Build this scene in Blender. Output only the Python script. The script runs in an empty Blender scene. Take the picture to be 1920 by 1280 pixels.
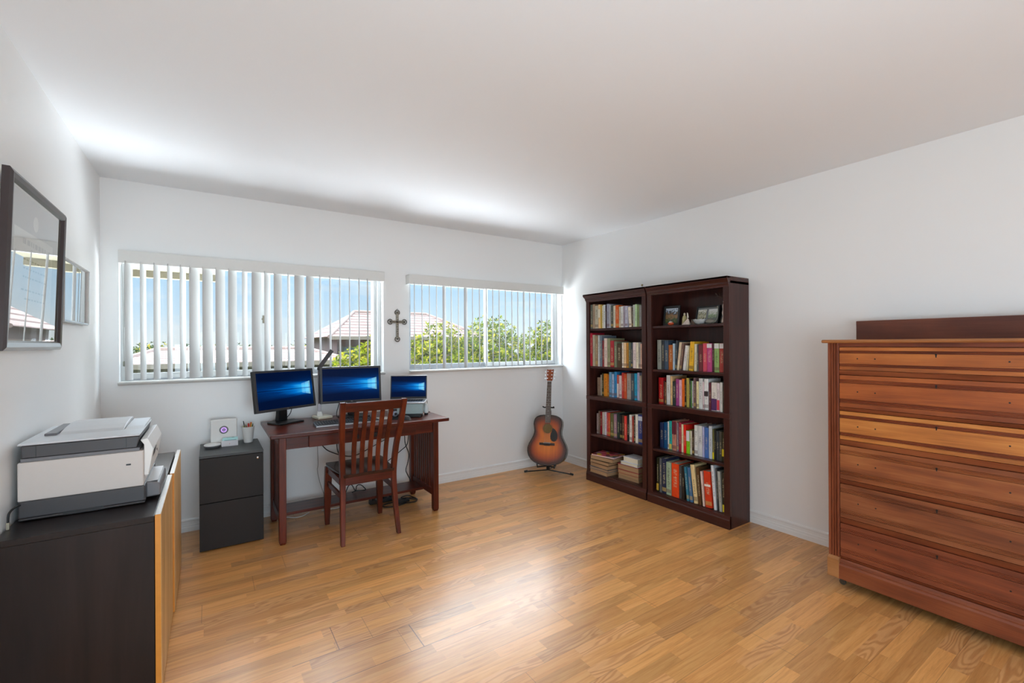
import bpy, math, random
from mathutils import Vector, Matrix
random.seed(7)
SKY_STR, SKY_BAND_GAIN, SUN_E, DOOR_FILL_E, SILL_FILL_E, UP_FILL_E, EXPO = .97, 12.5, 8.0, 17.0, 860.0, 41.0, 0.13
MON1 = (.471, 3.74, .996, .508, .14)
MON2 = (.949, 3.76, 1.0085, -.032, .091)
LAP = (1.385, 3.65, .868, -.5)
PI = math.pi
SC = bpy.context.scene
COL = SC.collection
# ------------------------------------------------------------------ colour and node helpers
def lin(c):
    out = []
    for v in c[:3]:
        v = v / 255.0
        out.append(v / 12.92 if v <= 0.04045 else ((v + 0.055) / 1.055) ** 2.4)
    return (out[0], out[1], out[2], 1.0)

class NT:
    """short-hand for building node trees"""
    def __init__(s, mat):
        s.t = mat.node_tree; s.t.nodes.clear()
    def n(s, typ, **kw):
        nd = s.t.nodes.new(typ)
        for k, v in kw.items(): setattr(nd, k, v)
        return nd
    def put(s, nd, i, v):
        if isinstance(v, bpy.types.NodeSocket): s.t.links.new(v, nd.inputs[i])
        else: nd.inputs[i].default_value = v
    def m(s, op, a, b=0.0, c=0.0, clamp=False):
        nd = s.n('ShaderNodeMath', operation=op, use_clamp=clamp)
        s.put(nd, 0, a); s.put(nd, 1, b); s.put(nd, 2, c)
        return nd.outputs[0]
    def vm(s, op, a, b=(0, 0, 0)):
        nd = s.n('ShaderNodeVectorMath', operation=op)
        s.put(nd, 0, a); s.put(nd, 1, b)
        return nd.outputs[0]
    def xyz(s, v):
        nd = s.n('ShaderNodeSeparateXYZ'); s.put(nd, 0, v); return nd.outputs
    def comb(s, x, y, z):
        nd = s.n('ShaderNodeCombineXYZ'); s.put(nd, 0, x); s.put(nd, 1, y); s.put(nd, 2, z); return nd.outputs[0]
    def mix(s, f, a, b, mode='MIX'):
        nd = s.n('ShaderNodeMix', data_type='RGBA', blend_type=mode)
        s.put(nd, 0, f); s.put(nd, 6, a); s.put(nd, 7, b); return nd.outputs[2]
    def noise(s, v, scale=5, detail=3, rough=.5, dist=0.0):
        nd = s.n('ShaderNodeTexNoise'); s.put(nd, 'Vector', v); s.put(nd, 'Scale', scale); s.put(nd, 'Detail', detail)
        s.put(nd, 'Roughness', rough); s.put(nd, 'Distortion', dist); return nd.outputs[0]
    def white(s, v):
        nd = s.n('ShaderNodeTexWhiteNoise', noise_dimensions='3D'); s.put(nd, 'Vector', v); return nd.outputs['Value']
    def ramp(s, f, stops):
        nd = s.n('ShaderNodeValToRGB'); s.put(nd, 0, f); e = nd.color_ramp.elements
        while len(e) > 1: e.remove(e[-1])
        e[0].position = stops[0][0]; e[0].color = stops[0][1]
        for p, c in stops[1:]:
            x = e.new(p); x.color = c
        return nd.outputs[0]
    def coord(s, which='Object'): return s.n('ShaderNodeTexCoord').outputs[which]
    def bump(s, h, strength=.1, dist=.01):
        nd = s.n('ShaderNodeBump'); s.put(nd, 'Height', h); s.put(nd, 'Strength', strength); s.put(nd, 'Distance', dist); return nd.outputs[0]
    def bsdf(s, color, rough=.5, metal=0.0, **kw):
        kw.setdefault('Specular_IOR_Level', .5)
        b = s.n('ShaderNodeBsdfPrincipled'); s.put(b, 'Base Color', color); s.put(b, 'Roughness', rough); s.put(b, 'Metallic', metal)
        for k, v in kw.items(): s.put(b, k.replace('_', ' '), v)
        return b
    def out(s, sh):
        o = s.n('ShaderNodeOutputMaterial'); s.t.links.new(sh.outputs[0] if hasattr(sh, 'outputs') else sh, o.inputs[0])

def newmat(name):
    m = bpy.data.materials.new(name); m.use_nodes = True
    return m, NT(m)

def plain(name, rgb, rough=.5, metal=0.0, grain=.03, gscale=60, bump=0.0, **kw):
    """simple procedural surface: base colour with a faint noise variation"""
    m, t = newmat(name); c = lin(rgb)
    v = t.noise(t.coord(), gscale, 3)
    f = t.m('MULTIPLY_ADD', t.m('SUBTRACT', v, .5), grain * 4, 1.0)
    col = t.vm('SCALE', c[:3]); t.put(col.node, 'Scale', f)
    if bump: kw['Normal'] = t.bump(v, bump, .002)
    t.out(t.bsdf(col, rough, metal, **kw)); return m

def wood(name, dark, mid, light, axis='Y', rough=.35, sc=1.0, coat=0.0, lines=.5):
    m, t = newmat(name); c = t.coord()
    s = {'X': (1.2, 14, 14), 'Y': (14, 1.2, 14), 'Z': (14, 14, 1.2)}[axis]
    mp = t.n('ShaderNodeMapping'); t.put(mp, 'Vector', c); t.put(mp, 'Scale', tuple(q * sc for q in s))
    a = t.noise(mp.outputs[0], 1.0, 4, .55, .6)
    b = t.noise(mp.outputs[0], 7.0, 3, .6, .2)
    f = t.m('ADD', t.m('MULTIPLY', a, 1 - lines * .5), t.m('MULTIPLY', b, lines * .5))
    col = t.ramp(f, [(.3, lin(dark)), (.5, lin(mid)), (.7, lin(light))])
    t.out(t.bsdf(col, rough, 0, Specular_IOR_Level=.28, Coat_Weight=coat, Coat_Roughness=.12, Normal=t.bump(b, .06, .001))); return m

# ------------------------------------------------------------------ mesh helpers
class MB:
    def __init__(s): s.v = []; s.f = []; s.uv = {}
    def add(s, vs, fs):
        b = len(s.v); s.v += [tuple(p) for p in vs]; s.f += [tuple(b + i for i in f) for f in fs]; return s
    def hexa(s, p):
        return s.add(p, [(0, 3, 2, 1), (4, 5, 6, 7), (0, 1, 5, 4), (1, 2, 6, 5), (2, 3, 7, 6), (3, 0, 4, 7)])
    def box(s, x0, x1, y0, y1, z0, z1):
        return s.hexa([(x0, y0, z0), (x1, y0, z0), (x1, y1, z0), (x0, y1, z0), (x0, y0, z1), (x1, y0, z1), (x1, y1, z1), (x0, y1, z1)])
    def prism(s, poly, a, b, axis='Z'):
        """extrude a 2D polygon from a to b along an axis; the polygon's coordinates are the other two axes in order"""
        def P(u, v, w): return {'Z': (u, v, w), 'Y': (u, w, v), 'X': (w, u, v)}[axis]
        n = len(poly)
        vs = [P(u, v, a) for u, v in poly] + [P(u, v, b) for u, v in poly]
        fs = [tuple(range(n))[::-1], tuple(range(n, 2 * n))] + [(i, (i + 1) % n, n + (i + 1) % n, n + i) for i in range(n)]
        return s.add(vs, fs)
    def tube(s, pts, r, seg=8, cap=True):
        pts = [Vector(p) for p in pts]; n = len(pts)
        rs = r if isinstance(r, (list, tuple)) else [r] * n
        b = len(s.v); up = None
        for i, p in enumerate(pts):
            d = (pts[min(i + 1, n - 1)] - pts[max(i - 1, 0)]).normalized()
            if up is None:
                up = Vector((0, 0, 1)) if abs(d.z) < .9 else Vector((1, 0, 0))
            u = (up - d * up.dot(d)).normalized(); w = d.cross(u); up = u
            for k in range(seg):
                a = 2 * PI * k / seg; s.v.append(tuple(p + (u * math.cos(a) + w * math.sin(a)) * rs[i]))
        for i in range(n - 1):
            for k in range(seg):
                k2 = (k + 1) % seg; s.f.append((b + i * seg + k, b + i * seg + k2, b + (i + 1) * seg + k2, b + (i + 1) * seg + k))
        if cap:
            s.f.append(tuple(b + k for k in range(seg))[::-1]); s.f.append(tuple(b + (n - 1) * seg + k for k in range(seg)))
        return s
    def lathe(s, prof, cx=0, cy=0, z0=0, seg=24, axis='Z', sy=1.0):
        b = len(s.v)
        for r, z in prof:
            for k in range(seg):
                a = 2 * PI * k / seg; u, v = r * math.cos(a), r * math.sin(a) * sy
                s.v.append({'Z': (cx + u, cy + v, z0 + z), 'Y': (cx + u, z0 + z, cy + v), 'X': (z0 + z, cx + u, cy + v)}[axis])
        n = len(prof)
        for i in range(n - 1):
            for k in range(seg):
                k2 = (k + 1) % seg; s.f.append((b + i * seg + k, b + i * seg + k2, b + (i + 1) * seg + k2, b + (i + 1) * seg + k))
        if prof[0][0] > 1e-5: s.f.append(tuple(b + k for k in range(seg))[::-1])
        if prof[-1][0] > 1e-5: s.f.append(tuple(b + (n - 1) * seg + k for k in range(seg)))
        return s
    def xf(s, M):
        s.v = [tuple(M @ Vector(p)) for p in s.v]; return s

def spline(pts, n=8):
    """Catmull-Rom smoothing of a polyline"""
    P = [Vector(p) for p in pts]; out = []
    for i in range(len(P) - 1):
        a, b, c, d = P[max(i - 1, 0)], P[i], P[i + 1], P[min(i + 2, len(P) - 1)]
        for k in range(n):
            t = k / n
            out.append(.5 * ((2 * b) + (c - a) * t + (2 * a - 5 * b + 4 * c - d) * t * t + (3 * b - a - 3 * c + d) * t ** 3))
    out.append(P[-1]); return out

def build(name, mb, mat, parent=None, off=None, bevel=0.0, smooth=False, seg=2):
    me = bpy.data.meshes.new(name)
    vs = mb.v if off is None else [(p[0] - off[0], p[1] - off[1], p[2] - off[2]) for p in mb.v]
    me.from_pydata(vs, [], mb.f)
    import bmesh
    bm = bmesh.new(); bm.from_mesh(me); bmesh.ops.recalc_face_normals(bm, faces=bm.faces[:]); bm.to_mesh(me); bm.free()
    if mat is not None: me.materials.append(mat)
    if smooth:
        me.shade_smooth()
    o = bpy.data.objects.new(name, me); COL.objects.link(o)
    if parent is not None: o.parent = parent
    if bevel:
        b = o.modifiers.new('edge', 'BEVEL'); b.width = bevel; b.segments = seg; b.limit_method = 'ANGLE'; b.angle_limit = .7
        b.harden_normals = False
    return o

def autosmooth(o, ang=.6):
    me = o.data
    me.shade_smooth()
    try: me.set_sharp_from_angle(angle=ang)
    except Exception: pass
    return o

class Thing:
    """an Empty that carries a thing's parts; world=True means parts are given in world coordinates"""
    def __init__(s, name, label, cat, loc=(0, 0, 0), rotz=0.0, group=None, world=True, euler=None):
        o = bpy.data.objects.new(name, None); COL.objects.link(o); o.empty_display_size = .05
        o.location = loc; o.rotation_euler = euler or (0, 0, rotz); o['label'] = label; o['category'] = cat
        if group: o['group'] = group
        s.o = o; s.off = loc if world else None
    def part(s, name, mb, mat, bevel=0.0, smooth=False, parent=None, label=None, auto=False, seg=2):
        p = build(name, mb, mat, parent or s.o, s.off, bevel, smooth, seg)
        if label: p['label'] = label
        if auto: autosmooth(p)
        return p

def solo(name, mb, mat, label, cat, loc=(0, 0, 0), group=None, **kw):
    """a thing that is one mesh (world coordinates, origin at its base)"""
    o = build(name, mb, mat, None, loc, **kw); o.location = loc; o['label'] = label; o['category'] = cat
    if group: o['group'] = group
    return o
def struct(name, mb, mat, **kw):
    o = build(name, mb, mat, **kw); o['kind'] = 'structure'; return o

# ------------------------------------------------------------------ the room, in metres: X along the window wall, Y towards it, Z up
XL, XR, YB, YF, H = -.597, 3.345, 3.997, -3.2, 2.44
CAMZ = 1.3275

M_wall, t = newmat('wall_paint')
nz = t.noise(t.coord(), 90, 3)
t.out(t.bsdf(lin((242, 242, 241)), .36, 0, Normal=t.bump(nz, .05, .002)))
M_ceil, t = newmat('ceiling_paint')
nz = t.noise(t.coord(), 130, 4, .6)
t.out(t.bsdf(lin((242, 244, 246)), .9, 0, Normal=t.bump(nz, .1, .003)))
M_white = plain('white_gloss_paint', (238, 238, 236), .3, 0, .01)
M_alu = plain('white_window_frame', (208, 210, 210), .4, 0, .01)
M_rail = plain('grey_window_track', (165, 168, 172), .4, .2, .03)
M_marble = plain('pale_marble', (228, 228, 224), .25, 0, .04, 14)
M_stucco = plain('mauve_stucco', (128, 122, 136), .9, 0, .12, 60, .6)
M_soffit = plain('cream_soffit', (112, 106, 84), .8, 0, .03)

# floor: laminate boards, three strips to a board, running along X
M_floor, t = newmat('oak_laminate')
P = t.xyz(t.coord())
sw = .0627
yy = t.m('SUBTRACT', P[1], 2.071)
row = t.m('FLOOR', t.m('DIVIDE', yy, sw))
brd = t.m('FLOOR', t.m('DIVIDE', yy, sw * 3))
rr = t.white(t.comb(row, 3.3, 1.1))
ln_ = t.m('MULTIPLY_ADD', t.white(t.comb(row, 9.1, 4.2)), .22, .34)
xo = t.m('DIVIDE', t.m('MULTIPLY_ADD', rr, 3.0, t.m('ADD', P[0], 20.0)), ln_)
cell = t.m('FLOOR', xo)
tint = t.white(t.comb(cell, row, 2.7))
tin2 = t.white(t.comb(cell, row, 8.9))
gx = t.m('MULTIPLY_ADD', tin2, 37.0, P[0])
gy = t.m('MULTIPLY_ADD', tint, 11.0, P[1])
grain = t.noise(t.comb(t.m('MULTIPLY', gx, 3.0), t.m('MULTIPLY', gy, 55.0), 0.0), 1.0, 5, .62, .9)
fine = t.noise(t.comb(t.m('MULTIPLY', gx, 14.0), t.m('MULTIPLY', gy, 420.0), 0.0), 1.0, 2, .6)
wn = t.noise(t.comb(t.m('MULTIPLY', gx, 1.6), t.m('MULTIPLY', gy, 9.0), 0.0), 1.0, 2, .5)
wvs = t.m('MULTIPLY_ADD', t.m('SINE', t.m('MULTIPLY_ADD', gy, 260.0, t.m('MULTIPLY', wn, 95.0))), .5, .5)
wsel = t.m('GREATER_THAN', tin2, .72)
c1 = t.ramp(t.m('ADD', t.m('MULTIPLY', grain, .75), t.m('MULTIPLY', fine, .25)), [(.25, lin((182, 124, 66))), (.5, lin((220, 160, 94))), (.75, lin((236, 184, 118)))])
c1 = t.mix(t.m('MULTIPLY', wsel, .45), c1, t.ramp(wvs, [(.1, lin((170, 122, 78))), (.7, lin((218, 176, 124)))]))
tv = t.m('MULTIPLY_ADD', tint, .36, .8)
c2 = t.vm('SCALE', c1); t.put(c2.node, 'Scale', tv)
c2 = t.mix(t.m('MULTIPLY', tin2, .22), c2, t.mix(1.0, c2, lin((235, 190, 178)), 'MULTIPLY'))
# joints
fy = t.m('FRACT', t.m('DIVIDE', yy, sw * 3)); jy = t.m('LESS_THAN', t.m('MINIMUM', fy, t.m('SUBTRACT', 1.0, fy)), .006)
bo = t.m('DIVIDE', t.m('ADD', t.m('MULTIPLY_ADD', t.white(t.comb(brd, 5.5, 0.0)), 1.2, P[0]), 9.0), 1.29)
fx = t.m('FRACT', bo); jx = t.m('LESS_THAN', t.m('MINIMUM', fx, t.m('SUBTRACT', 1.0, fx)), .0011)
# the one lifted end joint in the middle of the floor
ax = t.m('LESS_THAN', t.m('ABSOLUTE', t.m('SUBTRACT', P[0], .781)), .0022)
ay = t.m('LESS_THAN', t.m('ABSOLUTE', t.m('SUBTRACT', P[1], 1.977)), .094)
ax2 = t.m('LESS_THAN', t.m('ABSOLUTE', t.m('SUBTRACT', P[0], .70)), .42)
ay2 = t.m('LESS_THAN', t.m('ABSOLUTE', t.m('SUBTRACT', t.m('ABSOLUTE', t.m('SUBTRACT', P[1], 1.977)), .094)), .0018)
ax3 = t.m('LESS_THAN', t.m('ABSOLUTE', t.m('SUBTRACT', P[0], .466)), .0016)
ay3 = t.m('LESS_THAN', t.m('ABSOLUTE', t.m('SUBTRACT', P[1], 2.165)), .094)
gap = t.m('MAXIMUM', t.m('MAXIMUM', t.m('MULTIPLY', ax, ay), t.m('MULTIPLY', ax2, ay2)), t.m('MULTIPLY', ax3, ay3))
jn = t.m('MAXIMUM', t.m('MULTIPLY', t.m('MAXIMUM', jy, jx), .4), t.m('MULTIPLY', gap, .8))
c3 = t.mix(jn, c2, lin((78, 48, 30)))
ht = t.m('SUBTRACT', t.m('MULTIPLY', fine, .15), jn)
t.out(t.bsdf(c3, t.m('MULTIPLY_ADD', fine, .06, .27), 0, Normal=t.bump(ht, .12, .002), Coat_Weight=.2, Coat_Roughness=.2, Specular_IOR_Level=.5))

struct('floor', MB().box(XL - .2, XR + .2, YF - .2, YB + .16, -.12, 0), M_floor)
struct('ceiling', MB().box(XL - .2, XR + .2, YF - .2, YB + .16, H, H + .15), M_ceil)
struct('wall_left', MB().box(XL - .15, XL, YF, YB + .15, 0, H), M_wall)
struct('wall_right', MB().box(XR, XR + .15, YF, YB + .15, 0, H), M_wall)
# the wall behind the camera with an assumed glass door opening for the fill lamp
D0, D1, DZ = -.35, 2.05, 2.08
struct('wall_front', MB().box(XL, D0, YF - .15, YF, 0, H).box(D1, XR, YF - .15, YF, 0, H).box(D0, D1, YF - .15, YF, DZ, H), M_wall)
W1 = (-.503, 1.289, 1.075, 1.945); W2 = (1.527, 3.325, 1.075, 1.945)
wb = MB()
T = YB + .15
wb.box(XL, XR, YB, T, 0, W1[2]).box(XL, XR, YB, T, W1[3], H)
wb.box(XL, W1[0], YB, T, W1[2], W1[3]).box(W1[1], W2[0], YB, T, W1[2], W1[3]).box(W2[1], XR, YB, T, W1[2], W1[3])
struct('wall_back', wb, M_wall)

def skirting(name, x0, y0, x1, y1, nx, ny):
    """moulded baseboard from (x0,y0) to (x1,y1); (nx,ny) points into the room"""
    prof = [(0, 0), (.014, 0), (.014, .03), (.012, .034), (.012, .048), (.010, .052), (.010, .07), (.0125, .074), (.0125, .082), (.006, .09), (0, .09)]
    mb = MB(); n = len(prof); vs = []
    for (x, y) in ((x0, y0), (x1, y1)):
        vs += [(x + nx * d, y + ny * d, z) for d, z in prof]
    mb.add(vs, [tuple(range(n)), tuple(range(n, 2 * n))[::-1]] + [(i, (i + 1) % n, n + (i + 1) % n, n + i) for i in range(n)])
    struct(name, mb, M_white)
skirting('baseboard_back', XL, YB, XR, YB, 0, -1)
skirting('baseboard_right', XR, YB, XR, YF, -1, 0)
skirting('baseboard_left', XL, YF, XL, YB, 1, 0)

# ------------------------------------------------------------------ windows
M_glass, t = newmat('window_glass')
def pane_reflect(t, k):
    """Schlick reflectance of a thin pane, seen from outside the glass only"""
    g = t.n('ShaderNodeNewGeometry'); dt = t.n('ShaderNodeVectorMath', operation='DOT_PRODUCT')
    t.put(dt, 0, g.outputs['Incoming']); t.put(dt, 1, g.outputs['Normal'])
    c = t.m('SUBTRACT', 1.0, t.m('ABSOLUTE', dt.outputs['Value']), clamp=True)
    return t.m('MULTIPLY', t.m('MULTIPLY_ADD', t.m('POWER', c, 5.0), .92 * k, .07 * k), t.m('SUBTRACT', 1.0, g.outputs['Backfacing']))
mx = t.n('ShaderNodeMixShader'); tr = t.n('ShaderNodeBsdfTransparent'); gl = t.n('ShaderNodeBsdfGlossy')
tr.inputs[0].default_value = (.97, .985, .98, 1); gl.inputs['Roughness'].default_value = .01
t.t.links.new(pane_reflect(t, 1.0), mx.inputs[0]); t.t.links.new(tr.outputs[0], mx.inputs[1]); t.t.links.new(gl.outputs[0], mx.inputs[2])
t.out(mx)

def window(n, W, xm, sash_right):
    x0, x1, z0, z1 = W; z0 = 1.086
    fr_ = MB(); w = .03; ya, yb = 4.07, 4.135
    fr_.box(x0, x0 + w, ya, yb, z0, z1).box(x1 - w, x1, ya, yb, z0, z1).box(x0 + w, x1 - w, ya, yb, z1 - w, z1)
    f = build('window_frame', fr_, M_alu, None, bevel=.002)
    f.name = 'window_%d' % n; f['kind'] = 'structure'
    rl = build('window_track', MB().box(x0 + w, x1 - w, ya, yb, z0, z0 + .012).box(x0 + w, x1 - w, 4.10, yb, z0 + .012, z0 + .035), M_rail, f)
    # fixed lite and sliding sash
    def sash(xa, xb, y, nm, mat):
        s = .026
        mb = MB().box(xa, xa + s, y, y + .022, z0 + .012, z1 - w).box(xb - s, xb, y, y + .022, z0 + .012, z1 - w)
        mb.box(xa + s, xb - s, y, y + .022, z0 + .012, z0 + .05).box(xa + s, xb - s, y, y + .022, z1 - w - .02, z1 - w)
        o = build(nm, mb, mat, f, bevel=.0015)
        build('pane', MB().box(xa + s, xb - s, y + .009, y + .013, z0 + .05, z1 - w - .02), M_glass, f)
        return o
    if sash_right:
        sash(x0 + w, xm + .013, 4.105, 'sash', M_rail); sash(xm - .013, x1 - w, 4.08, 'sash', M_alu)
        lx = xm - .004
    else:
        sash(x0 + w, xm + .013, 4.08, 'sash', M_alu); sash(xm - .013, x1 - w, 4.105, 'sash', M_alu)
        lx = xm
    lt = MB().box(lx - .006, lx + .006, 4.064, 4.08, 1.50, 1.56).box(lx - .016, lx, 4.058, 4.068, 1.525, 1.537)
    build('latch', lt, plain('latch_metal_%d' % n, (120, 112, 98), .4, .7), f)
    sl = MB().prism([(3.957, 1.072), (3.953, 1.078), (3.957, 1.086), (4.07, 1.086), (4.07, 1.06), (3.98, 1.06)], x0 - .004, x1 + .004, 'X')
    build('window_sill', sl, M_marble, f)
window(1, W1, .357, False)
window(2, W2, 2.40, True)
# assumed sliding glass door, unseen, put in as a setting for the fill lamp
dd = MB()
for xa, xb, y in ((D0, .87, YF - .06), (.83, D1, YF - .10)):
    dd.box(xa, xa + .05, y, y + .03, .03, DZ).box(xb - .05, xb, y, y + .03, .03, DZ).box(xa + .05, xb - .05, y, y + .03, .03, .09).box(xa + .05, xb - .05, y, y + .03, DZ - .06, DZ)
dd.box(D0, D1, YF - .14, YF - .03, 0, .03)
d = struct('door_assumed', dd, M_alu, bevel=.003)
build('pane', MB().box(D0 + .05, .82, YF - .048, YF - .043, .09, DZ - .06).box(.88, D1 - .05, YF - .088, YF - .083, .09, DZ - .06), M_glass, d)

# ------------------------------------------------------------------ vertical blinds
M_vane, t = newmat('blind_vane')
b = t.bsdf(lin((200, 200, 198)), .6)
tl = t.n('ShaderNodeBsdfTranslucent'); tl.inputs[0].default_value = lin((225, 226, 232))
mx = t.n('ShaderNodeMixShader'); mx.inputs[0].default_value = .1
t.t.links.new(b.outputs[0], mx.inputs[1]); t.t.links.new(tl.outputs[0], mx.inputs[2]); t.out(mx)
M_val = plain('blind_valance', (226, 226, 222), .5, 0, .01)
def vane_mesh(ang, x):
    """one slightly curved vane, 89 mm wide, turned by ang from square to the window"""
    mb = MB(); n = 6; w = .089; a = math.radians(ang); pts = []
    for k in range(n + 1):
        s = (k / n - .5) * w; bow = .004 * (1 - (2 * s / w) ** 2)
        pts.append((s, bow))
    prof = pts + [(s, b - .0009) for s, b in reversed(pts)]
    poly = [(x + s * math.sin(a) + b * math.cos(a), 3.927 + s * math.cos(a) - b * math.sin(a)) for s, b in prof]
    return mb.prism(poly, 1.098, 1.885)
def blind(label, xa, xb, vanes):
    T_ = Thing('vertical_blind', label, 'blind', ((xa + xb) / 2, 3.99, 1.95))
    v = MB().box(xa, xb, 3.897, 3.902, 1.872, 1.955).box(xa, xa + .005, 3.902, YB, 1.872, 1.955).box(xb - .005, xb, 3.902, YB, 1.872, 1.955).box(xa, xb, 3.902, YB, 1.95, 1.955)
    T_.part('valance', v, M_val, bevel=.001)
    T_.part('head_rail', MB().box(xa + .01, xb - .01, 3.915, 3.94, 1.895, 1.925), M_alu)
    for x, a in vanes: T_.part('vane', vane_mesh(a, x), M_vane)
    return T_
A1 = [21, 15.8, 19.7, 15.3, 20.6, 42.9, 44.6, 42.7, 40, 25.6, 50.3, 33, 45.1, 19.2, 62, 49.6, 20.6, 21.4, 20.1, 19.9, 20.6, 22.8]
X1 = [-.444, -.369, -.296, -.225, -.152, -.085, -.008, .069, .145, .222, .299, .371, .443, .519, .595, .673, .75, .827, .903, .98, 1.058, 1.13]
bl1 = blind('white vertical blind on the wider window above the computer desk', -.494, 1.268, list(zip(X1, A1)))
cord = MB().tube([(-.478, 3.93, 1.87), (-.475, 3.935, 1.6), (-.47, 3.935, 1.2)], .0015, 5).tube([(-.468, 3.92, 1.87), (-.466, 3.925, 1.45)], .0015, 5)
bl1.part('control_cord', cord, plain('grey_cord', (150, 150, 145), .7))
bl1.part('cord_weight', MB().lathe([(.003, 0), (.007, .004), (.007, .03), (.003, .036)], -.47, 3.935, 1.19, 12), plain('cord_weight_grey', (150, 152, 138), .6), smooth=True)
X2 = [1.551, 1.624, 1.697, 1.768, 1.846, 1.919, 1.996, 2.074, 2.149, 2.227, 2.305, 2.381, 2.457, 2.533, 2.612, 2.687, 2.764, 2.84, 2.917, 2.996, 3.072]
A2 = []
for i, x in enumerate(X2):
    view = math.degrees(math.atan2(x, 3.927))
    A2.append(view + 5 + i * .13)
A2[4] = math.degrees(math.atan2(X2[4], 3.927)) + 20; A2[7] = math.degrees(math.atan2(X2[7], 3.927)) + 22; A2[16] += 6
blind('white vertical blind on the narrower window near the guitar', 1.495, 3.285, list(zip(X2, A2)))
# ------------------------------------------------------------------ outside
struct('terrain', MB().box(-90, 120, 5.6, 160, -6.2, -6), plain('lawn_ground', (96, 110, 62), .95, 0, .12, 3))
# exterior parts of the building: stucco fins beside the windows, eave above the wider one
struct('wall_fin_exterior', MB().box(1.30, 1.46, 4.16, 4.42, -1, 2.3), M_stucco)
struct('wall_fin_exterior_corner', MB().box(3.52, 3.66, 4.16, 4.42, -1, 2.3), M_stucco)
struct('roof_soffit_exterior', MB().box(-1.6, .10, 4.15, 5.2, 1.99, 2.12).box(-1.6, .10, 5.12, 5.2, 1.93, 2.2), M_soffit)
struct('wall_facade_exterior', MB().box(-8, XL, 4.0, 4.15, -6, 3.0).box(XR + .15, 12, 4.0, 4.15, -6, 3.0), M_stucco)

struct('bounce_deck_exterior', MB().box(-6, 10, 4.2, 8.2, -.7, -.5), plain('pale_bounce_deck', (232, 232, 228), .9, 0, .03, 3))  # unseen pale deck added to bounce daylight up through the windows
M_tile, t = newmat('barrel_roof_tile')
P = t.xyz(t.coord('UV'))
rw = t.m('DIVIDE', P[1], .5); fr_ = t.m('FRACT', rw)
ed = t.m('LESS_THAN', fr_, .3)
cl = t.m('FRACT', t.m('DIVIDE', P[0], .30)); cr_ = t.m('ABSOLUTE', t.m('SUBTRACT', cl, .5))
tn = t.white(t.comb(t.m('FLOOR', t.m('DIVIDE', P[0], .30)), t.m('FLOOR', rw), 0.0))
col = t.mix(tn, lin((150, 128, 120)), lin((158, 138, 130)))
col = t.mix(t.m('MULTIPLY', ed, .95), col, lin((84, 50, 44)))
hgt = t.m('ADD', fr_, t.m('MULTIPLY', cr_, -1.2))
t.out(t.bsdf(col, .8, 0, Normal=t.bump(hgt, .6, .05)))
M_hw = plain('house_plaster', (112, 106, 92), .9, 0, .04, 8)
M_pink = plain('pink_plaster', (108, 86, 84), .9, 0, .04, 8)
M_dark = plain('dark_house_window', (92, 104, 112), .15, 0, .02)

def uv_quad(mb, name, mat, parent, off):
    """roof slopes with UV in metres: u along the eave, v up the slope"""
    me = bpy.data.meshes.new(name)
    me.from_pydata([(p[0] - off[0], p[1] - off[1], p[2] - off[2]) for p in mb.v], [], mb.f); me.materials.append(mat)
    uv = me.uv_layers.new(name='UVMap')
    for pl in me.polygons:
        vs = [Vector(me.vertices[i].co) for i in pl.vertices]; nrm = pl.normal
        u = Vector((-nrm.y, nrm.x, 0)); u = u.normalized() if u.length > 1e-4 else Vector((1, 0, 0)); w = nrm.cross(u)
        for li, v in zip(pl.loop_indices, vs): uv.data[li].uv = (v.dot(u), v.dot(w))
    o = bpy.data.objects.new(name, me); COL.objects.link(o); o.parent = parent; return o

def house(label, x0, x1, y0, y1, ze, zr, hip, wins, wall=M_hw, over=.5):
    loc = ((x0 + x1) / 2, (y0 + y1) / 2, -6)
    T_ = Thing('house', label, 'house', loc)
    T_.part('wall', MB().box(x0 + over, x1 - over, y0 + over, y1 - over, -6, ze + .05), wall)
    ym = (y0 + y1) / 2
    p = [(x0, y0, ze), (x1, y0, ze), (x1, y1, ze), (x0, y1, ze), (x0 + hip, ym, zr), (x1 - hip, ym, zr)]
    mb = MB().add(p, [(0, 1, 5, 4), (1, 2, 5), (2, 3, 4, 5), (3, 0, 4), (3, 2, 1, 0)])
    uv_quad(mb, 'roof', M_tile, T_.o, loc)
    T_.part('fascia', MB().box(x0, x1, y0 - .03, y0, ze - .16, ze + .02), plain('fascia_cream', (116, 108, 96), .7))
    T_.part('ridge_tiles', MB().tube([(x0 + hip, ym, zr), (x1 - hip, ym, zr)], .12, 8).tube([(x0, y0, ze), (x0 + hip, ym, zr)], .1, 8).tube([(x1, y0, ze), (x1 - hip, ym, zr)], .1, 8),
            plain('ridge_tile', (144, 124, 116), .8))
    for a, b, c, d in wins:
        w = T_.part('window', MB().box(a, b, y0 + over - .04, y0 + over + .02, c, d).box(a - .06, a, y0 + over - .08, y0 + over, c - .06, d + .06).box(b, b + .06, y0 + over - .08, y0 + over, c - .06, d + .06), M_hw)
        T_.part('pane', MB().box(a + .03, b - .03, y0 + over - .06, y0 + over - .045, c + .03, d - .03), M_dark, parent=w)
    return T_
house('long low house with pale tiled hip roof seen straight out from the desk', -3.0, 5.05, 20.2, 26.6, .66, 1.15, 1.2,
      [(-1.2, -.6, -.5, .40), (.3, .9, -.5, .40), (1.9, 2.5, -.5, .40), (3.5, 4.1, -.5, .40)])
house('taller pale tiled house behind the bushy tree with a pinkish upper wall', 5.2, 14.6, 25, 33, 1.75, 3.35, 2.3,
      [(6.0, 6.8, .2, 1.2), (8.5, 9.3, .2, 1.2)], M_pink)
house('small pale house roof beyond the blind at the far corner', -9, -3.2, 24, 30, .3, 1.15, 2.0, [(-7, -6.2, -1.2, -.2)])

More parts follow.
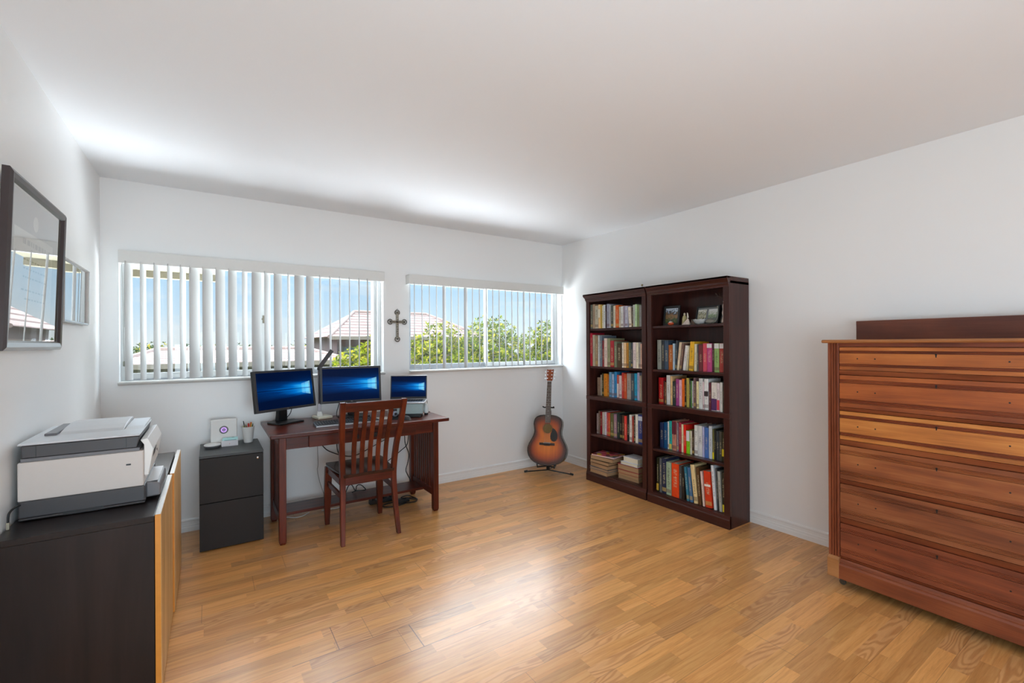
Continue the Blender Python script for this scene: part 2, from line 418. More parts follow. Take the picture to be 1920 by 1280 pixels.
M_leaf = {}
def leafmat(name, a, b, c):
    m, t = newmat(name)
    r = t.n('ShaderNodeNewGeometry').outputs['Random Per Island']
    col = t.ramp(r, [(0, lin(a)), (.45, lin(b)), (.8, lin(c)), (1, lin((190, 172, 60)))])
    bs = t.bsdf(col, .8, 0, Specular_IOR_Level=.12); tl = t.n('ShaderNodeBsdfTranslucent'); t.put(tl, 0, col)
    mx = t.n('ShaderNodeMixShader'); mx.inputs[0].default_value = .3
    t.t.links.new(bs.outputs[0], mx.inputs[1]); t.t.links.new(tl.outputs[0], mx.inputs[2]); t.out(mx); return m
M_leaf1 = leafmat('yellow_green_leaf', (44, 62, 12), (112, 126, 20), (152, 150, 34))
M_leaf2 = leafmat('mid_green_leaf', (38, 56, 16), (92, 114, 28), (132, 138, 42))
M_leaf3 = leafmat('distant_green_leaf', (46, 62, 34), (62, 80, 42), (80, 94, 54))
M_bark = plain('grey_bark', (120, 108, 96), .9, 0, .12, 20, .5)

def foliage(blobs, n, ls, rnd):
    """leaf blades in small rosettes scattered over a set of ellipsoids (x, y, z, rx, ry, rz)"""
    mb = MB(); tot = sum(b[3] * b[5] for b in blobs)
    for (x, y, z, rx, ry, rz) in blobs:
        for i in range(int(n * rx * rz / tot)):
            u = rnd.uniform(-1, 1); a = rnd.uniform(0, 2 * PI); s = math.sqrt(1 - u * u); k = rnd.uniform(.5, 1.03)
            nx, ny, nz = s * math.cos(a), s * math.sin(a), u
            c = Vector((x + nx * rx * k, y + ny * ry * k, z + nz * rz * k))
            ax = (Vector((nx, ny, nz)) + Vector((rnd.uniform(-.7, .7), rnd.uniform(-.7, .7), rnd.uniform(-.2, .9)))).normalized()
            t1 = ax.orthogonal().normalized(); t2 = ax.cross(t1)
            for q in range(5):
                b = 2 * PI * q / 5 + rnd.uniform(-.4, .4)
                d = (t1 * math.cos(b) + t2 * math.sin(b)) + ax * rnd.uniform(.3, 1.0); d.normalize()
                w = d.cross(ax); w = w.normalized() if w.length > .01 else t1
                L_ = ls * rnd.uniform(.7, 1.25); W_ = L_ * .2; tip = c + d * L_ - ax * L_ * .12
                mb.add([c, c + d * L_ * .5 + w * W_, tip, c + d * L_ * .5 - w * W_, c + d * L_ * .5 + ax * W_ * .2], [(0, 1, 4), (1, 2, 4), (2, 3, 4), (3, 0, 4)])
    return mb
def tree(label, blobs, n, ls, mat, base, seed, group='bushy trees outside the windows', trunk=.14):
    rnd = random.Random(seed)
    T_ = Thing('tree', label, 'tree', (base[0], base[1], -6), group=group)
    tm = MB()
    for bl in blobs:
        pts = spline([(base[0], base[1], -6), (base[0] + (bl[0] - base[0]) * .3, base[1] + (bl[1] - base[1]) * .3, -3), (bl[0], bl[1], bl[2] + bl[5] * .3)], 4)
        tm.tube(pts, [trunk * (1 - .85 * k / (len(pts) - 1)) for k in range(len(pts))], 7)
        for q in range(5):
            a = rnd.uniform(0, 2 * PI); e = (bl[0] + bl[3] * .8 * math.cos(a), bl[1] + bl[4] * .8 * math.sin(a), bl[2] + bl[5] * rnd.uniform(-.2, .9))
            tm.tube([(bl[0], bl[1], bl[2] - bl[5] * .5), ((bl[0] + e[0]) / 2, (bl[1] + e[1]) / 2, (bl[2] + e[2]) / 2 - .05), e], [.03, .02, .008], 5)
    T_.part('trunk', tm, M_bark)
    T_.part('foliage', foliage(blobs, n, ls, rnd), mat)
def push(blobs, k):
    return [(x * k, y * k, CAMZ - (CAMZ - z) * k, rx * k, ry * k, rz * k) for x, y, z, rx, ry, rz in blobs]
tree('bushy tree with yellow green leaves outside the end of the wider window', [(2.55, 9.3, .1, .85, .8, 1.15), (2.0, 9.0, -.35, .6, .6, 1.0), (3.0, 9.4, .45, .75, .8, 1.1)], 4200, .105, M_leaf1, (2.5, 9.4), 3)
tree('round topped yellow green tree outside the narrower window, nearest its cross side', push([(4.2, 9.2, .55, .85, .8, 1.25), (3.75, 8.8, -.2, .8, .7, 1.1), (4.7, 9.0, -.1, .75, .7, 1.2)], 1.32), 4200, .135, M_leaf1, (5.5, 12.4), 5)
tree('wide green tree with dark gaps behind the middle of the narrower window', [(5.75, 9.6, .75, .9, .8, 1.25), (5.2, 9.1, -.3, .8, .7, 1.0), (6.2, 9.1, -.2, .8, .7, 1.1)], 4200, .105, M_leaf2, (5.7, 9.8), 8)
tree('green tree filling the guitar end of the narrower window', push([(7.35, 9.4, .74, .95, .8, 1.15), (6.9, 8.9, -.3, .8, .7, 1.0), (8.1, 9.4, .55, .9, .8, 1.2)], 1.32), 3800, .135, M_leaf2, (9.7, 12.6), 11)
for i, (x, y, z, r, lab) in enumerate([(-8.2, 38, -.05, 2.2, 'hazy round tree far beyond the roofs, nearest the window corner'), (-4.6, 48, -.25, 2.2, 'low distant tree above the hip end of the long roof'),
        (-.4, 57, -.45, 2.6, 'distant tree showing over the middle of the long tiled roof'), (4.1, 67, -.6, 3.0, 'distant broad tree behind the long roof, before the bushy tree'), (7.6, 41, -.7, 3.2, 'distant green tree clump beside the bushy yellow tree'),
        (-14.5, 60, -.4, 3.0, 'distant tree clump at the blind cord end of the window'), (-6.5, 72, -.7, 3.4, 'farthest pale tree low on the skyline behind the hip roof')]):
    tree(lab, [(x, y, z, r * 1.4, r, r * .75), (x + r * 1.3, y + 1, z - .4, r, r, r * .6)], 520, .36, M_leaf3, (x, y), 30 + i, 'distant trees on the skyline', .25)

# ------------------------------------------------------------------ sky, sun and added fill lamps
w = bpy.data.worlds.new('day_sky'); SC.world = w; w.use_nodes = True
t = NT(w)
d = t.coord('Generated'); P = t.xyz(d)
el = P[2]
base = t.ramp(el, [(0.0, lin((232, 240, 244))), (.06, lin((206, 232, 252))), (.2, lin((156, 210, 252))), (.5, lin((150, 200, 250)))])
cn = t.noise(t.comb(t.m('MULTIPLY', P[0], 3.0), t.m('MULTIPLY', P[1], 3.0), t.m('MULTIPLY', P[2], 11.0)), 1.6, 5, .6, .3)
base = t.mix(t.m('MULTIPLY_ADD', cn, 3.0, -1.62, clamp=True), base, lin((250, 250, 250)))
def sstep(v, a, b):
    q = t.n('ShaderNodeMapRange', interpolation_type='SMOOTHSTEP'); t.put(q, 'Value', v); t.put(q, 'From Min', a); t.put(q, 'From Max', b); return q.outputs[0]
# unseen bright sky band, added to boost floor glare and room light
boost_band = t.m('MULTIPLY', t.m('MULTIPLY', sstep(el, .18, .38), t.m('SUBTRACT', 1.0, sstep(el, .74, .92))), sstep(P[1], .15, .5))
bright = t.m('ADD', t.m('MULTIPLY_ADD', boost_band, SKY_BAND_GAIN, 1.0), t.m('MULTIPLY', sstep(el, .15, .5), 1.2))
base = t.mix(t.m('MULTIPLY', boost_band, .8, clamp=True), base, (1, 1, 1, 1))
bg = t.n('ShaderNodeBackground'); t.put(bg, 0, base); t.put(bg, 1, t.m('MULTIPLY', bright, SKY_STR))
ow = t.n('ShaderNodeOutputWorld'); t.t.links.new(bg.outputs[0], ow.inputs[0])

def light(name, typ, loc, energy, target=None, color=(1, 1, 1), **kw):
    l = bpy.data.lights.new(name, typ); l.energy = energy; l.color = color
    for k, v in kw.items(): setattr(l, k, v)
    o = bpy.data.objects.new(name, l); COL.objects.link(o); o.location = loc
    if target is not None:
        o.rotation_euler = (Vector(target) - Vector(loc)).to_track_quat('-Z', 'Y').to_euler()
    return o
light('sun', 'SUN', (0, 0, 20), SUN_E, target=(5, 12, 0), color=(1, .96, .9), angle=.01)
light('door_fill_lamp', 'AREA', (.85, YF + .03, .85), DOOR_FILL_E, target=(.85, 0, .85), color=(.76, .88, 1), shape='RECTANGLE', size=2.3, size_y=1.5)  # unseen fill lamp added at the assumed door
light('below_sill_fill_lamp', 'AREA', (1.7, 5.2, -.25), SILL_FILL_E, target=(1.7, 3.6, 2.4), color=(.88, .93, 1), shape='RECTANGLE', size=7.6, size_y=1.7)  # fill lamp added out of sight below the sills to brighten the ceiling
light('uplight_fill_behind_camera', 'AREA', (.3, -.9, .9), UP_FILL_E, target=(1.0, 1.9, 2.44), color=(.68, .86, 1), shape='RECTANGLE', size=1.6, size_y=1.0)  # unseen fill lamp added to bounce off the ceiling
# portals guide the sky light through the two windows
for x, sx in ((.393, 1.78), (2.426, 1.78)):
    p = light('window_portal', 'AREA', (x, 4.2, 1.51), 1, target=(x, 0, 1.51), shape='RECTANGLE', size=sx, size_y=.86)
    p.data.cycles.is_portal = True

cam = bpy.data.cameras.new('camera'); co = bpy.data.objects.new('camera', cam); COL.objects.link(co); SC.camera = co
cam.sensor_fit = 'HORIZONTAL'; cam.sensor_width = 36; cam.lens = 853.84 / 1920 * 36; cam.shift_y = 4.17 / 1920; cam.clip_start = .02; cam.clip_end = 400
co.matrix_world = Matrix.Translation((0, 0, CAMZ)) @ Matrix.Rotation(-.5867, 4, 'Z') @ Matrix.Rotation(PI / 2, 4, 'X') @ Matrix.Rotation(-.0052, 4, 'Z')
SC.view_settings.view_transform = 'Standard'; SC.view_settings.look = 'None'; SC.view_settings.gamma = 1; SC.view_settings.use_curve_mapping = False
SC.view_settings.exposure = EXPO
SC.cycles.use_denoising = True
SC.cycles.max_bounces = 10; SC.cycles.diffuse_bounces = 6; SC.cycles.glossy_bounces = 4; SC.cycles.transparent_max_bounces = 12
SC.cycles.sample_clamp_indirect = 6
# ------------------------------------------------------------------ furniture materials
M_cherry = wood('cherry_stain', (46, 15, 8), (84, 30, 18), (112, 46, 26), 'X', .3, 1, .15)
M_cherryZ = wood('cherry_stain_upright', (50, 17, 8), (92, 34, 17), (122, 52, 26), 'Z', .32, 1, .1)
M_seat = wood('dark_seat_wood', (34, 16, 12), (52, 26, 20), (70, 34, 26), 'Y', .25, 1, .3)
M_case = wood('mahogany_laminate', (48, 22, 18), (66, 32, 26), (82, 42, 34), 'Z', .33, .8, .15)
M_caseY = wood('mahogany_laminate_shelf', (48, 22, 18), (66, 32, 26), (82, 42, 34), 'Y', .3, .8, .2)
M_espresso = wood('espresso_veneer', (26, 18, 16), (34, 24, 21), (42, 31, 28), 'Z', .38, .8, .1)
M_filecab = plain('black_brown_file_cabinet', (27, 21, 19), .6, 0, .04, 30)
M_birch = wood('light_birch', (176, 130, 76), (208, 164, 106), (224, 186, 132), 'Z', .4, 1, .1)
M_birchedge = plain('orange_birch_edge', (214, 140, 52), .45, 0, .05, 40)
M_blk = plain('black_plastic', (26, 26, 27), .4, 0, .04)
M_dgrey = plain('dark_grey_plastic', (66, 63, 64), .42, 0, .03)
M_mgrey = plain('mid_grey_plastic', (112, 110, 112), .4, 0, .03)
M_lgrey = plain('light_grey_plastic', (205, 206, 208), .35, 0, .02)
M_wpl = plain('white_plastic', (232, 230, 226), .35, 0, .01)
M_silver = plain('brushed_silver', (190, 192, 194), .3, .9, .03)
M_chrome = plain('chrome', (225, 225, 228), .12, 1, .01)

# ------------------------------------------------------------------ desk
dk = Thing('desk', 'dark cherry wooden desk with slatted ends and a wide drawer under the windows', 'desk', (.95, 3.61, 0))
dk.part('desk_top', MB().box(.322, 1.58, 3.278, 3.945, .719, .745), M_cherry, bevel=.005)
LX = ((.379, .423), (1.476, 1.52)); LY = ((3.352, 3.398), (3.838, 3.884))
for xa, xb in LX:
    for ya, yb in LY:
        mb = MB().hexa([(xa + .006, ya + .006, 0), (xb - .006, ya + .006, 0), (xb - .006, yb - .006, 0), (xa + .006, yb - .006, 0), (xa, ya, .016), (xb, ya, .016), (xb, yb, .016), (xa, yb, .016)])
        mb.box(xa, xb, ya, yb, .016, .719); dk.part('leg', mb, M_cherryZ, bevel=.003)
dk.part('apron', MB().box(.423, 1.476, 3.366, 3.386, .628, .719), M_cherry, bevel=.002)
dk.part('back_rail', MB().box(.423, 1.476, 3.85, 3.87, .64, .719), M_cherry, bevel=.002)
dr = dk.part('drawer', MB().box(.562, 1.33, 3.346, 3.366, .629, .716), M_cherry, bevel=.004)
for x in (.86, 1.0): dk.part('handle', MB().box(x, x + .035, 3.338, 3.346, .652, .684), M_blk, parent=dr, bevel=.003)
for x in (.401, 1.498):
    dk.part('side_rail', MB().box(x - .01, x + .01, 3.398, 3.838, .64, .719), M_cherry, bevel=.002)
    dk.part('side_rail', MB().box(x - .01, x + .01, 3.398, 3.838, .115, .17), M_cherry, bevel=.002)
    for k in range(9):
        y = 3.44 + k * .0445
        dk.part('slat', MB().box(x - .006, x + .006, y - .013, y + .013, .17, .64), M_cherryZ, bevel=.001)
dk.part('foot_shelf', MB().box(.412, 1.487, 3.592, 3.81, .112, .132), M_cherry, bevel=.003)

# ------------------------------------------------------------------ chair
ch = Thing('dining_chair', 'dark cherry slat back wooden chair pulled up to the desk', 'chair', (.915, 3.33, 0))
def ribbon(path, wx, wy, taper=None):
    """square-section curved post through points (x, y, z)"""
    pts = spline(path, 6); mb = MB(); n = len(pts); vs = []
    for i, p in enumerate(pts):
        k = taper(p.z) if taper else 1
        a, b = wx * k / 2, wy * k / 2
        vs += [(p.x - a, p.y - b, p.z), (p.x + a, p.y - b, p.z), (p.x + a, p.y + b, p.z), (p.x - a, p.y + b, p.z)]
    fs = [(3, 2, 1, 0), tuple(range(4 * n - 4, 4 * n))]
    for i in range(n - 1):
        for k in range(4): fs.append((4 * i + k, 4 * i + (k + 1) % 4, 4 * i + 4 + (k + 1) % 4, 4 * i + 4 + k))
    return mb.add(vs, fs)
tp = lambda z: .8 + .2 * min(1, z / .3)
for s in (-1, 1):
    X = lambda w: .9165 + s * w
    ch.part('back_post', ribbon([(X(.190), 3.118, 0), (X(.183), 3.15, .15), (X(.176), 3.175, .33), (X(.176), 3.178, .45), (X(.186), 3.150, .62), (X(.199), 3.085, .80), (X(.204), 3.035, .955)], .034, .042, tp), M_cherryZ, bevel=.004)
    ch.part('leg', ribbon([(X(.196), 3.565, 0), (X(.195), 3.565, .12), (X(.192), 3.558, .3), (X(.188), 3.550, .43)], .048, .042, lambda z: .66 + .34 * min(1, z / .22)), M_cherryZ, bevel=.004)
    ch.part('side_rail', MB().hexa([(X(.186) - .009, 3.185, .385), (X(.186) + .009, 3.185, .385), (X(.192) + .009, 3.535, .385), (X(.192) - .009, 3.535, .385), (X(.186) - .009, 3.185, .43), (X(.186) + .009, 3.185, .43), (X(.192) + .009, 3.535, .43), (X(.192) - .009, 3.535, .43)]), M_cherry, bevel=.002)
    ch.part('stretcher', MB().hexa([(X(.182) - .008, 3.18, .29), (X(.182) + .008, 3.18, .29), (X(.192) + .008, 3.54, .29), (X(.192) - .008, 3.54, .29), (X(.182) - .008, 3.18, .325), (X(.182) + .008, 3.18, .325), (X(.192) + .008, 3.54, .325), (X(.192) - .008, 3.54, .325)]), M_cherry, bevel=.002)
def curved_rail(z0, z1, w, y0, th, bow, y1=None):
    mb = MB(); n = 12; vs = []
    for i in range(n + 1):
        s = i / n * 2 - 1; x = .9165 + s * w; b = bow * (1 - s * s); yt = (y1 if y1 is not None else y0)
        vs += [(x, y0 - b - th / 2, z0), (x, y0 - b + th / 2, z0), (x, yt - b + th / 2, z1), (x, yt - b - th / 2, z1)]
    fs = [(0, 1, 2, 3), (4 * n + 3, 4 * n + 2, 4 * n + 1, 4 * n)]
    for i in range(n):
        for k in range(4): fs.append((4 * i + k, 4 * i + (k + 1) % 4, 4 * i + 4 + (k + 1) % 4, 4 * i + 4 + k))
    return mb.add(vs, fs)
ch.part('crest_rail', curved_rail(.888, .95, .19, 3.052, .02, .012, 3.035), M_cherry, bevel=.004)
ch.part('lower_rail', curved_rail(.38, .44, .163, 3.172, .02, .004), M_cherry, bevel=.003)
ch.part('front_rail', MB().box(.748, 1.085, 3.53, 3.55, .385, .43), M_cherry, bevel=.002)
for k in range(5):
    s = (k - 2) / 2
    xb, xt = .9165 + s * .108 + .002, .9165 + s * .115
    ch.part('slat', ribbon([(xb, 3.168, .435), (xb, 3.163, .52), (xb + (xt - xb) * .3, 3.14, .64), (xb + (xt - xb) * .7, 3.085, .78), (xt, 3.042, .895)], .031, .012), M_cherryZ, bevel=.002)
# saddle seat: thick board with two shallow hollows
mb = MB(); nx, ny = 24, 20; top = []
for j in range(ny + 1):
    v = j / ny; y = 3.155 + v * .42; hw = .176 + .036 * v
    if v > .93: hw -= .01 * (v - .93) / .07
    for i in range(nx + 1):
        u = i / nx * 2 - 1
        dz = -.009 * math.exp(-((abs(u) - .45) / .32) ** 2) * math.exp(-((v - .42) / .34) ** 2) * 1.6
        top.append((.9165 + u * hw, y, .455 + dz))
n = len(top); bot = [(x * .985 + .9165 * .015, y * .985 + 3.36 * .015, .431) for x, y, z in top]
fs = []; W_ = nx + 1
for j in range(ny):
    for i in range(nx):
        a = j * W_ + i; fs.append((a, a + 1, a + 1 + W_, a + W_)); fs.append((n + a + W_, n + a + 1 + W_, n + a + 1, n + a))
for i in range(nx): fs.append((i, n + i, n + i + 1, i + 1)); a = ny * W_ + i; fs.append((a + 1, n + a + 1, n + a, a))
for j in range(ny): a = j * W_; fs.append((a + W_, n + a + W_, n + a, a)); b = a + nx; fs.append((b, n + b, n + b + W_, b + W_))
mb.add(top + bot, fs)
ch.part('seat', mb, M_seat, bevel=.003, auto=True)

# ------------------------------------------------------------------ cabinet with light doors, printer on it
cb = Thing('storage_cabinet', 'low dark brown cabinet with pale wooden doors carrying the printer', 'cabinet', (-.385, 2.8, 0))
cx0, cx1, cy0, cy1 = XL + .005, -.1745, 2.165, 3.40
cb.part('side_panel', MB().box(cx0, cx1, cy0, cy0 + .018, .0, .668), M_espresso, bevel=.0015)
cb.part('side_panel', MB().box(cx0, cx1, cy1 - .018, cy1, .0, .668), M_espresso, bevel=.0015)
cb.part('top_panel', MB().box(cx0, cx1, cy0 - .001, cy1 + .001, .668, .69), wood('espresso_top', (26, 18, 16), (34, 24, 21), (42, 31, 28), 'Y', .3, .8, .25), bevel=.002)
cb.part('bottom_panel', MB().box(cx0, cx1, cy0 + .018, cy1 - .018, .02, .04), M_espresso)
cb.part('back_panel', MB().box(cx0, cx0 + .006, cy0 + .018, cy1 - .018, .04, .668), M_espresso)
cb.part('divider', MB().box(cx0 + .006, cx1, 2.775, 2.793, .04, .668), M_espresso)
for i, (ya, yb, dx) in enumerate(((cy0 - .002, 2.79, 0.0), (2.794, cy1 + .002, .008))):
    x = -.172 + dx
    d = cb.part('door', MB().box(x, x + .018, ya, yb, .015, .694 + i * .004), M_birch, bevel=.0015)
    cb.part('edge_band', MB().box(x - .0002, x + .0165, ya - .0012, ya, .0155, .6935 + i * .004), M_birchedge, parent=d)
    cb.part('top_edge_band', MB().box(x - .0002, x + .0165, ya, yb, .694 + i * .004, .6948 + i * .004), M_wpl, parent=d)

pr = Thing('printer', 'white and grey all-in-one printer sitting on the dark cabinet', 'printer', (-.4, 2.57, .69))
px0, px1, py0, py1 = -.578, -.223, 2.355, 2.785
foot = MB().box(px0, px1 + .004, py0, py1, .702, .764).box(px0, px1 + .004, py0, 2.46, .693, .702).box(px0, -.46, py0 + .001, py1, .693, .7021).box(-.345, px1 + .004, py0 + .001, py1, .693, .7021)
pr.part('lower_body', foot, M_dgrey, bevel=.006)
pr.part('side_shell', MB().prism([(py0 - .001, .764), (py0 - .001, .905), (py1, .905), (py1, .764)], px0 - .001, px1, 'X'), plain('printer_warm_white', (206, 197, 190), .4, 0, .01), bevel=.004)
pr.part('trim_band', MB().box(px0 + .006, px1 - .012, py0 + .004, py1 - .004, .905, .918), M_mgrey, bevel=.002)
sc_ = pr.part('scanner_body', MB().prism([(px0 + .008, .918), (px1 - .022, .918), (px1 - .012, .964), (px0 + .006, .964)], py0 + .008, py1 - .006, 'Y'), M_dgrey, bevel=.003)
pr.part('seam', MB().box(px0 + .045, px0 + .0465, py0 + .0068, py0 + .009, .908, .962).box(px1 - .055, px1 - .0535, py0 + .0068, py0 + .009, .908, .962), M_blk, parent=sc_)
pr.part('scanner_lid', MB().prism([(px0 - .001, .966), (px1 - .012, .966), (px1 - .008, .974), (px0 + .002, .975)], py0 - .002, py1 + .004, 'Y'), M_lgrey, bevel=.003)
pr.part('document_feeder', MB().prism([(2.50, .974), (2.53, .982), (2.60, .990), (2.70, .996), (2.785, .995), (2.785, .974)], -.50, -.30, 'X').prism([(2.50, .974), (2.55, .980), (2.785, .984), (2.785, .974)], -.299, px1 - .012, 'X'), M_lgrey, bevel=.003)
pr.part('feeder_tray', MB().box(-.54, -.505, 2.50, 2.78, .974, .984), M_mgrey, bevel=.002)
cp = pr.part('control_panel', MB().prism([(px1, .80), (px1, .925), (px1 - .012, .945), (px1 + .012, .95), (px1 + .030, .905), (px1 + .014, .80)], py0 + .02, py1 - .02, 'Y'), M_wpl, bevel=.002)
pr.part('touch_screen', MB().hexa([(px1 + .016, 2.42, .83), (px1 + .0175, 2.42, .83), (px1 + .0175, 2.52, .83), (px1 + .016, 2.52, .83), (px1 + .028, 2.42, .895), (px1 + .0295, 2.42, .895), (px1 + .0295, 2.52, .895), (px1 + .028, 2.52, .895)]), M_blk, parent=cp)
pr.part('output_tray', MB().prism([(px1 + .002, .70), (px1 + .002, .765), (px1 + .046, .757), (px1 + .05, .745), (px1 + .05, .703)], 2.405, 2.70, 'Y'), M_mgrey, bevel=.006)
pr.part('tray_surface', MB().box(px1 + .004, px1 + .042, 2.42, 2.685, .763, .7655), M_lgrey, bevel=.001)
pr.part('side_badge', MB().box(-.277, -.262, py0 - .0022, py0 - .0008, .852, .858), M_blk, bevel=.0005)
pr.part('hand_recess', MB().box(-.46, -.345, py0 + .0005, py0 + .003, .693, .708), M_blk)

def text(body, parent, mat, loc, rot, size, name='logo', ext=.0003):
    cu = bpy.data.curves.new(name, 'FONT'); cu.body = body; cu.size = size; cu.extrude = ext; cu.align_x = 'CENTER'; cu.align_y = 'CENTER'
    cu.materials.append(mat)
    tmp = bpy.data.objects.new(name + '_curve', cu); COL.objects.link(tmp); bpy.context.view_layer.update()
    me = bpy.data.meshes.new_from_object(tmp.evaluated_get(bpy.context.evaluated_depsgraph_get())); bpy.data.objects.remove(tmp)
    me.materials.clear(); me.materials.append(mat)
    o = bpy.data.objects.new(name, me); COL.objects.link(o); o.parent = parent; o.location = loc; o.rotation_euler = rot; return o
text('hp', cp, M_dgrey, (px1 + .0235 + .4 + 0, 2.60 - 2.57, .868 - .69), (PI / 2 - .18, 0, PI / 2), .03)
cble = solo('power_cable', MB().tube(spline([(-.57, 2.345, .755), (-.575, 2.31, .758), (-.583, 2.29, .745), (-.585, 2.288, .715)], 5), .0035, 8), M_blk, 'short black cable curling out behind the printer end', 'cable', (-.57, 2.33, .72))
cble2 = build('connector', MB().box(-.589, -.581, 2.283, 2.293, .691, .715), plain('beige_connector', (170, 160, 140), .4, .3), cble, (-.57, 2.33, .72), bevel=.001)

# ------------------------------------------------------------------ file cabinet and what stands on it
fc = Thing('file_cabinet', 'black two-drawer file cabinet with silver lock beside the desk', 'cabinet', (.123, 3.76, 0))
fc.part('body', MB().box(-.053, .301, 3.547, 3.975, .012, .598), M_filecab, bevel=.002)
fc.part('top_panel', MB().box(-.057, .305, 3.53, 3.975, .598, .615), plain('matt_black_top', (46, 46, 44), .42, 0, .04, 40), bevel=.002)
fc.part('drawer', MB().box(-.057, .304, 3.53, 3.547, .309, .596), M_filecab, bevel=.0015)
fc.part('drawer', MB().box(-.057, .304, 3.53, 3.547, .006, .305), M_filecab, bevel=.0015)
lk = fc.part('lock', MB().lathe([(.0, -.004), (.0065, -.004), (.0085, -.0025), (.0085, 0)], .271, .565, 3.53, 20, 'Y'), M_chrome, smooth=True)
fc.part('keyhole', MB().box(.270, .272, 3.5255, 3.5265, .561, .569), M_blk, parent=lk)
for x in (-.03, .28):
    for y in (3.58, 3.95): fc.part('caster', MB().lathe([(.011, -.006), (.012, 0), (.011, .006)], y, .012, x, 14, 'X'), M_blk)

rt = Thing('wifi_router', 'square white router with a glowing purple ring on the file cabinet', 'router', (.085, 3.865, .615), -.06, world=False)
rt.part('housing', MB().box(-.081, .081, -.012, .012, .004, .182), M_wpl, bevel=.006, seg=3)
rt.part('foot', MB().box(-.05, .05, -.02, .022, 0, .006), M_wpl, bevel=.002)
M_glow, t = newmat('purple_status_light'); e = t.n('ShaderNodeEmission'); e.inputs[0].default_value = lin((198, 150, 255)); e.inputs[1].default_value = 1.4; t.out(e)
ring = MB()
def annulus(mb, r0, r1, cx, cz, y, th, seg=28):
    b = len(mb.v)
    for k in range(seg):
        a = 2 * PI * k / seg
        for r, yy_ in ((r0, y), (r1, y), (r1, y + th), (r0, y + th)): mb.v.append((cx + r * math.cos(a), yy_, cz + r * math.sin(a)))
    for k in range(seg):
        for j in range(4):
            mb.f.append((b + 4 * k + j, b + 4 * k + (j + 1) % 4, b + 4 * ((k + 1) % seg) + (j + 1) % 4, b + 4 * ((k + 1) % seg) + j))
    return mb
rt.part('light_ring', annulus(MB(), .0135, .0175, 0, .108, -.0132, .002), M_glow)
rt.part('dial', MB().lathe([(.0, -.0132), (.0125, -.0132), (.0125, -.012)], 0, .108, 0, 24, 'Y'), plain('lilac_dial', (168, 140, 200), .3), smooth=False)
rt.part('bezel', annulus(MB(), .0182, .028, 0, .108, -.0128, .001), M_mgrey)
dsc = Thing('wireless_charger', 'flat round white charging puck lying beside the router', 'charger', (.015, 3.80, .615))
dsc.part('top_disc', MB().lathe([(0, .026), (.044, .026), (.05, .022), (.05, .016)], .015, 3.80, .615, 32), M_wpl, auto=True)
dsc.part('base', MB().lathe([(.05, .016), (.042, .002), (.038, 0), (0, 0)], .015, 3.80, .615, 32), M_mgrey, auto=True)
bx = Thing('small_box', 'little white box with teal lettering in front of the router', 'box', (.118, 3.80, .615))
bx.part('carton', MB().box(.068, .168, 3.785, 3.825, .615, .655), plain('box_white', (226, 222, 224), .5, 0, .01), bevel=.0015)
bx.part('teal_lid', MB().hexa([(.072, 3.79, .6555), (.168, 3.79, .6555), (.168, 3.823, .6555), (.072, 3.823, .6555), (.078, 3.815, .672), (.166, 3.815, .672), (.166, 3.823, .672), (.078, 3.823, .672)]), plain('pale_teal_card', (176, 220, 218), .5, 0, .01))
bx.part('print_marks', MB().box(.085, .158, 3.7892, 3.7902, .656, .6585).box(.1, .112, 3.8125, 3.814, .665, .671).box(.115, .125, 3.8125, 3.814, .665, .671).box(.129, .146, 3.8125, 3.814, .664, .672), plain('teal_ink', (40, 128, 134), .5))
bx.part('red_dot', MB().lathe([(0, -.0006), (.0025, -.0006), (.0025, 0)], .117, .632, 3.785, 12, 'Y'), plain('pinkish_ink', (220, 130, 130), .5))
cup = Thing('pen_cup', 'white tapered cup full of pens on the file cabinet', 'cup', (.236, 3.862, .615))
cup.part('vessel', MB().lathe([(.026, 0), (.028, .002), (.040, .112), (.041, .115), (.038, .115), (.026, .006), (0, .006)], .236, 3.862, .615, 28), M_wpl, auto=True)
pens = [('yellow pen', (238, 200, 40)), ('orange marker', (224, 108, 28)), ('red marker', (196, 44, 34)), ('olive pen', (112, 112, 44)), ('lime highlighter', (206, 216, 70)), ('black pen', (30, 30, 32)),
        ('grey pencil', (120, 116, 112)), ('brown pencil', (122, 78, 44)), ('pink marker', (220, 130, 120)), ('gold pen', (190, 150, 50)), ('dark green pen', (50, 74, 48))]
for i, (nm, c) in enumerate(pens):
    a = 2 * PI * i / 11 + .3; r0, r1 = .006, .031
    hgt = .118 + .008 * ((i * 7) % 4)
    if nm == 'black pen': hgt = .158
    p0 = Vector((.236 + r0 * math.cos(a), 3.862 + r0 * math.sin(a), .626)); p1 = Vector((.236 + r1 * math.cos(a), 3.862 + r1 * math.sin(a), .615 + hgt))
    rr_ = .0062 if 'marker' in nm or 'high' in nm else .0032
    T_ = Thing('pen' if 'pencil' not in nm else 'pencil', '%s standing among others in the white cup' % nm, 'pen', tuple(p0), group='pens in the white cup')
    m_ = plain(nm.replace(' ', '_'), c, .4)
    T_.part('barrel', MB().tube([p0, p0.lerp(p1, .86)], rr_, 8), m_)
    T_.part('cap', MB().tube([p0.lerp(p1, .86), p1], [rr_ * 1.15, rr_ * .8], 8), m_)

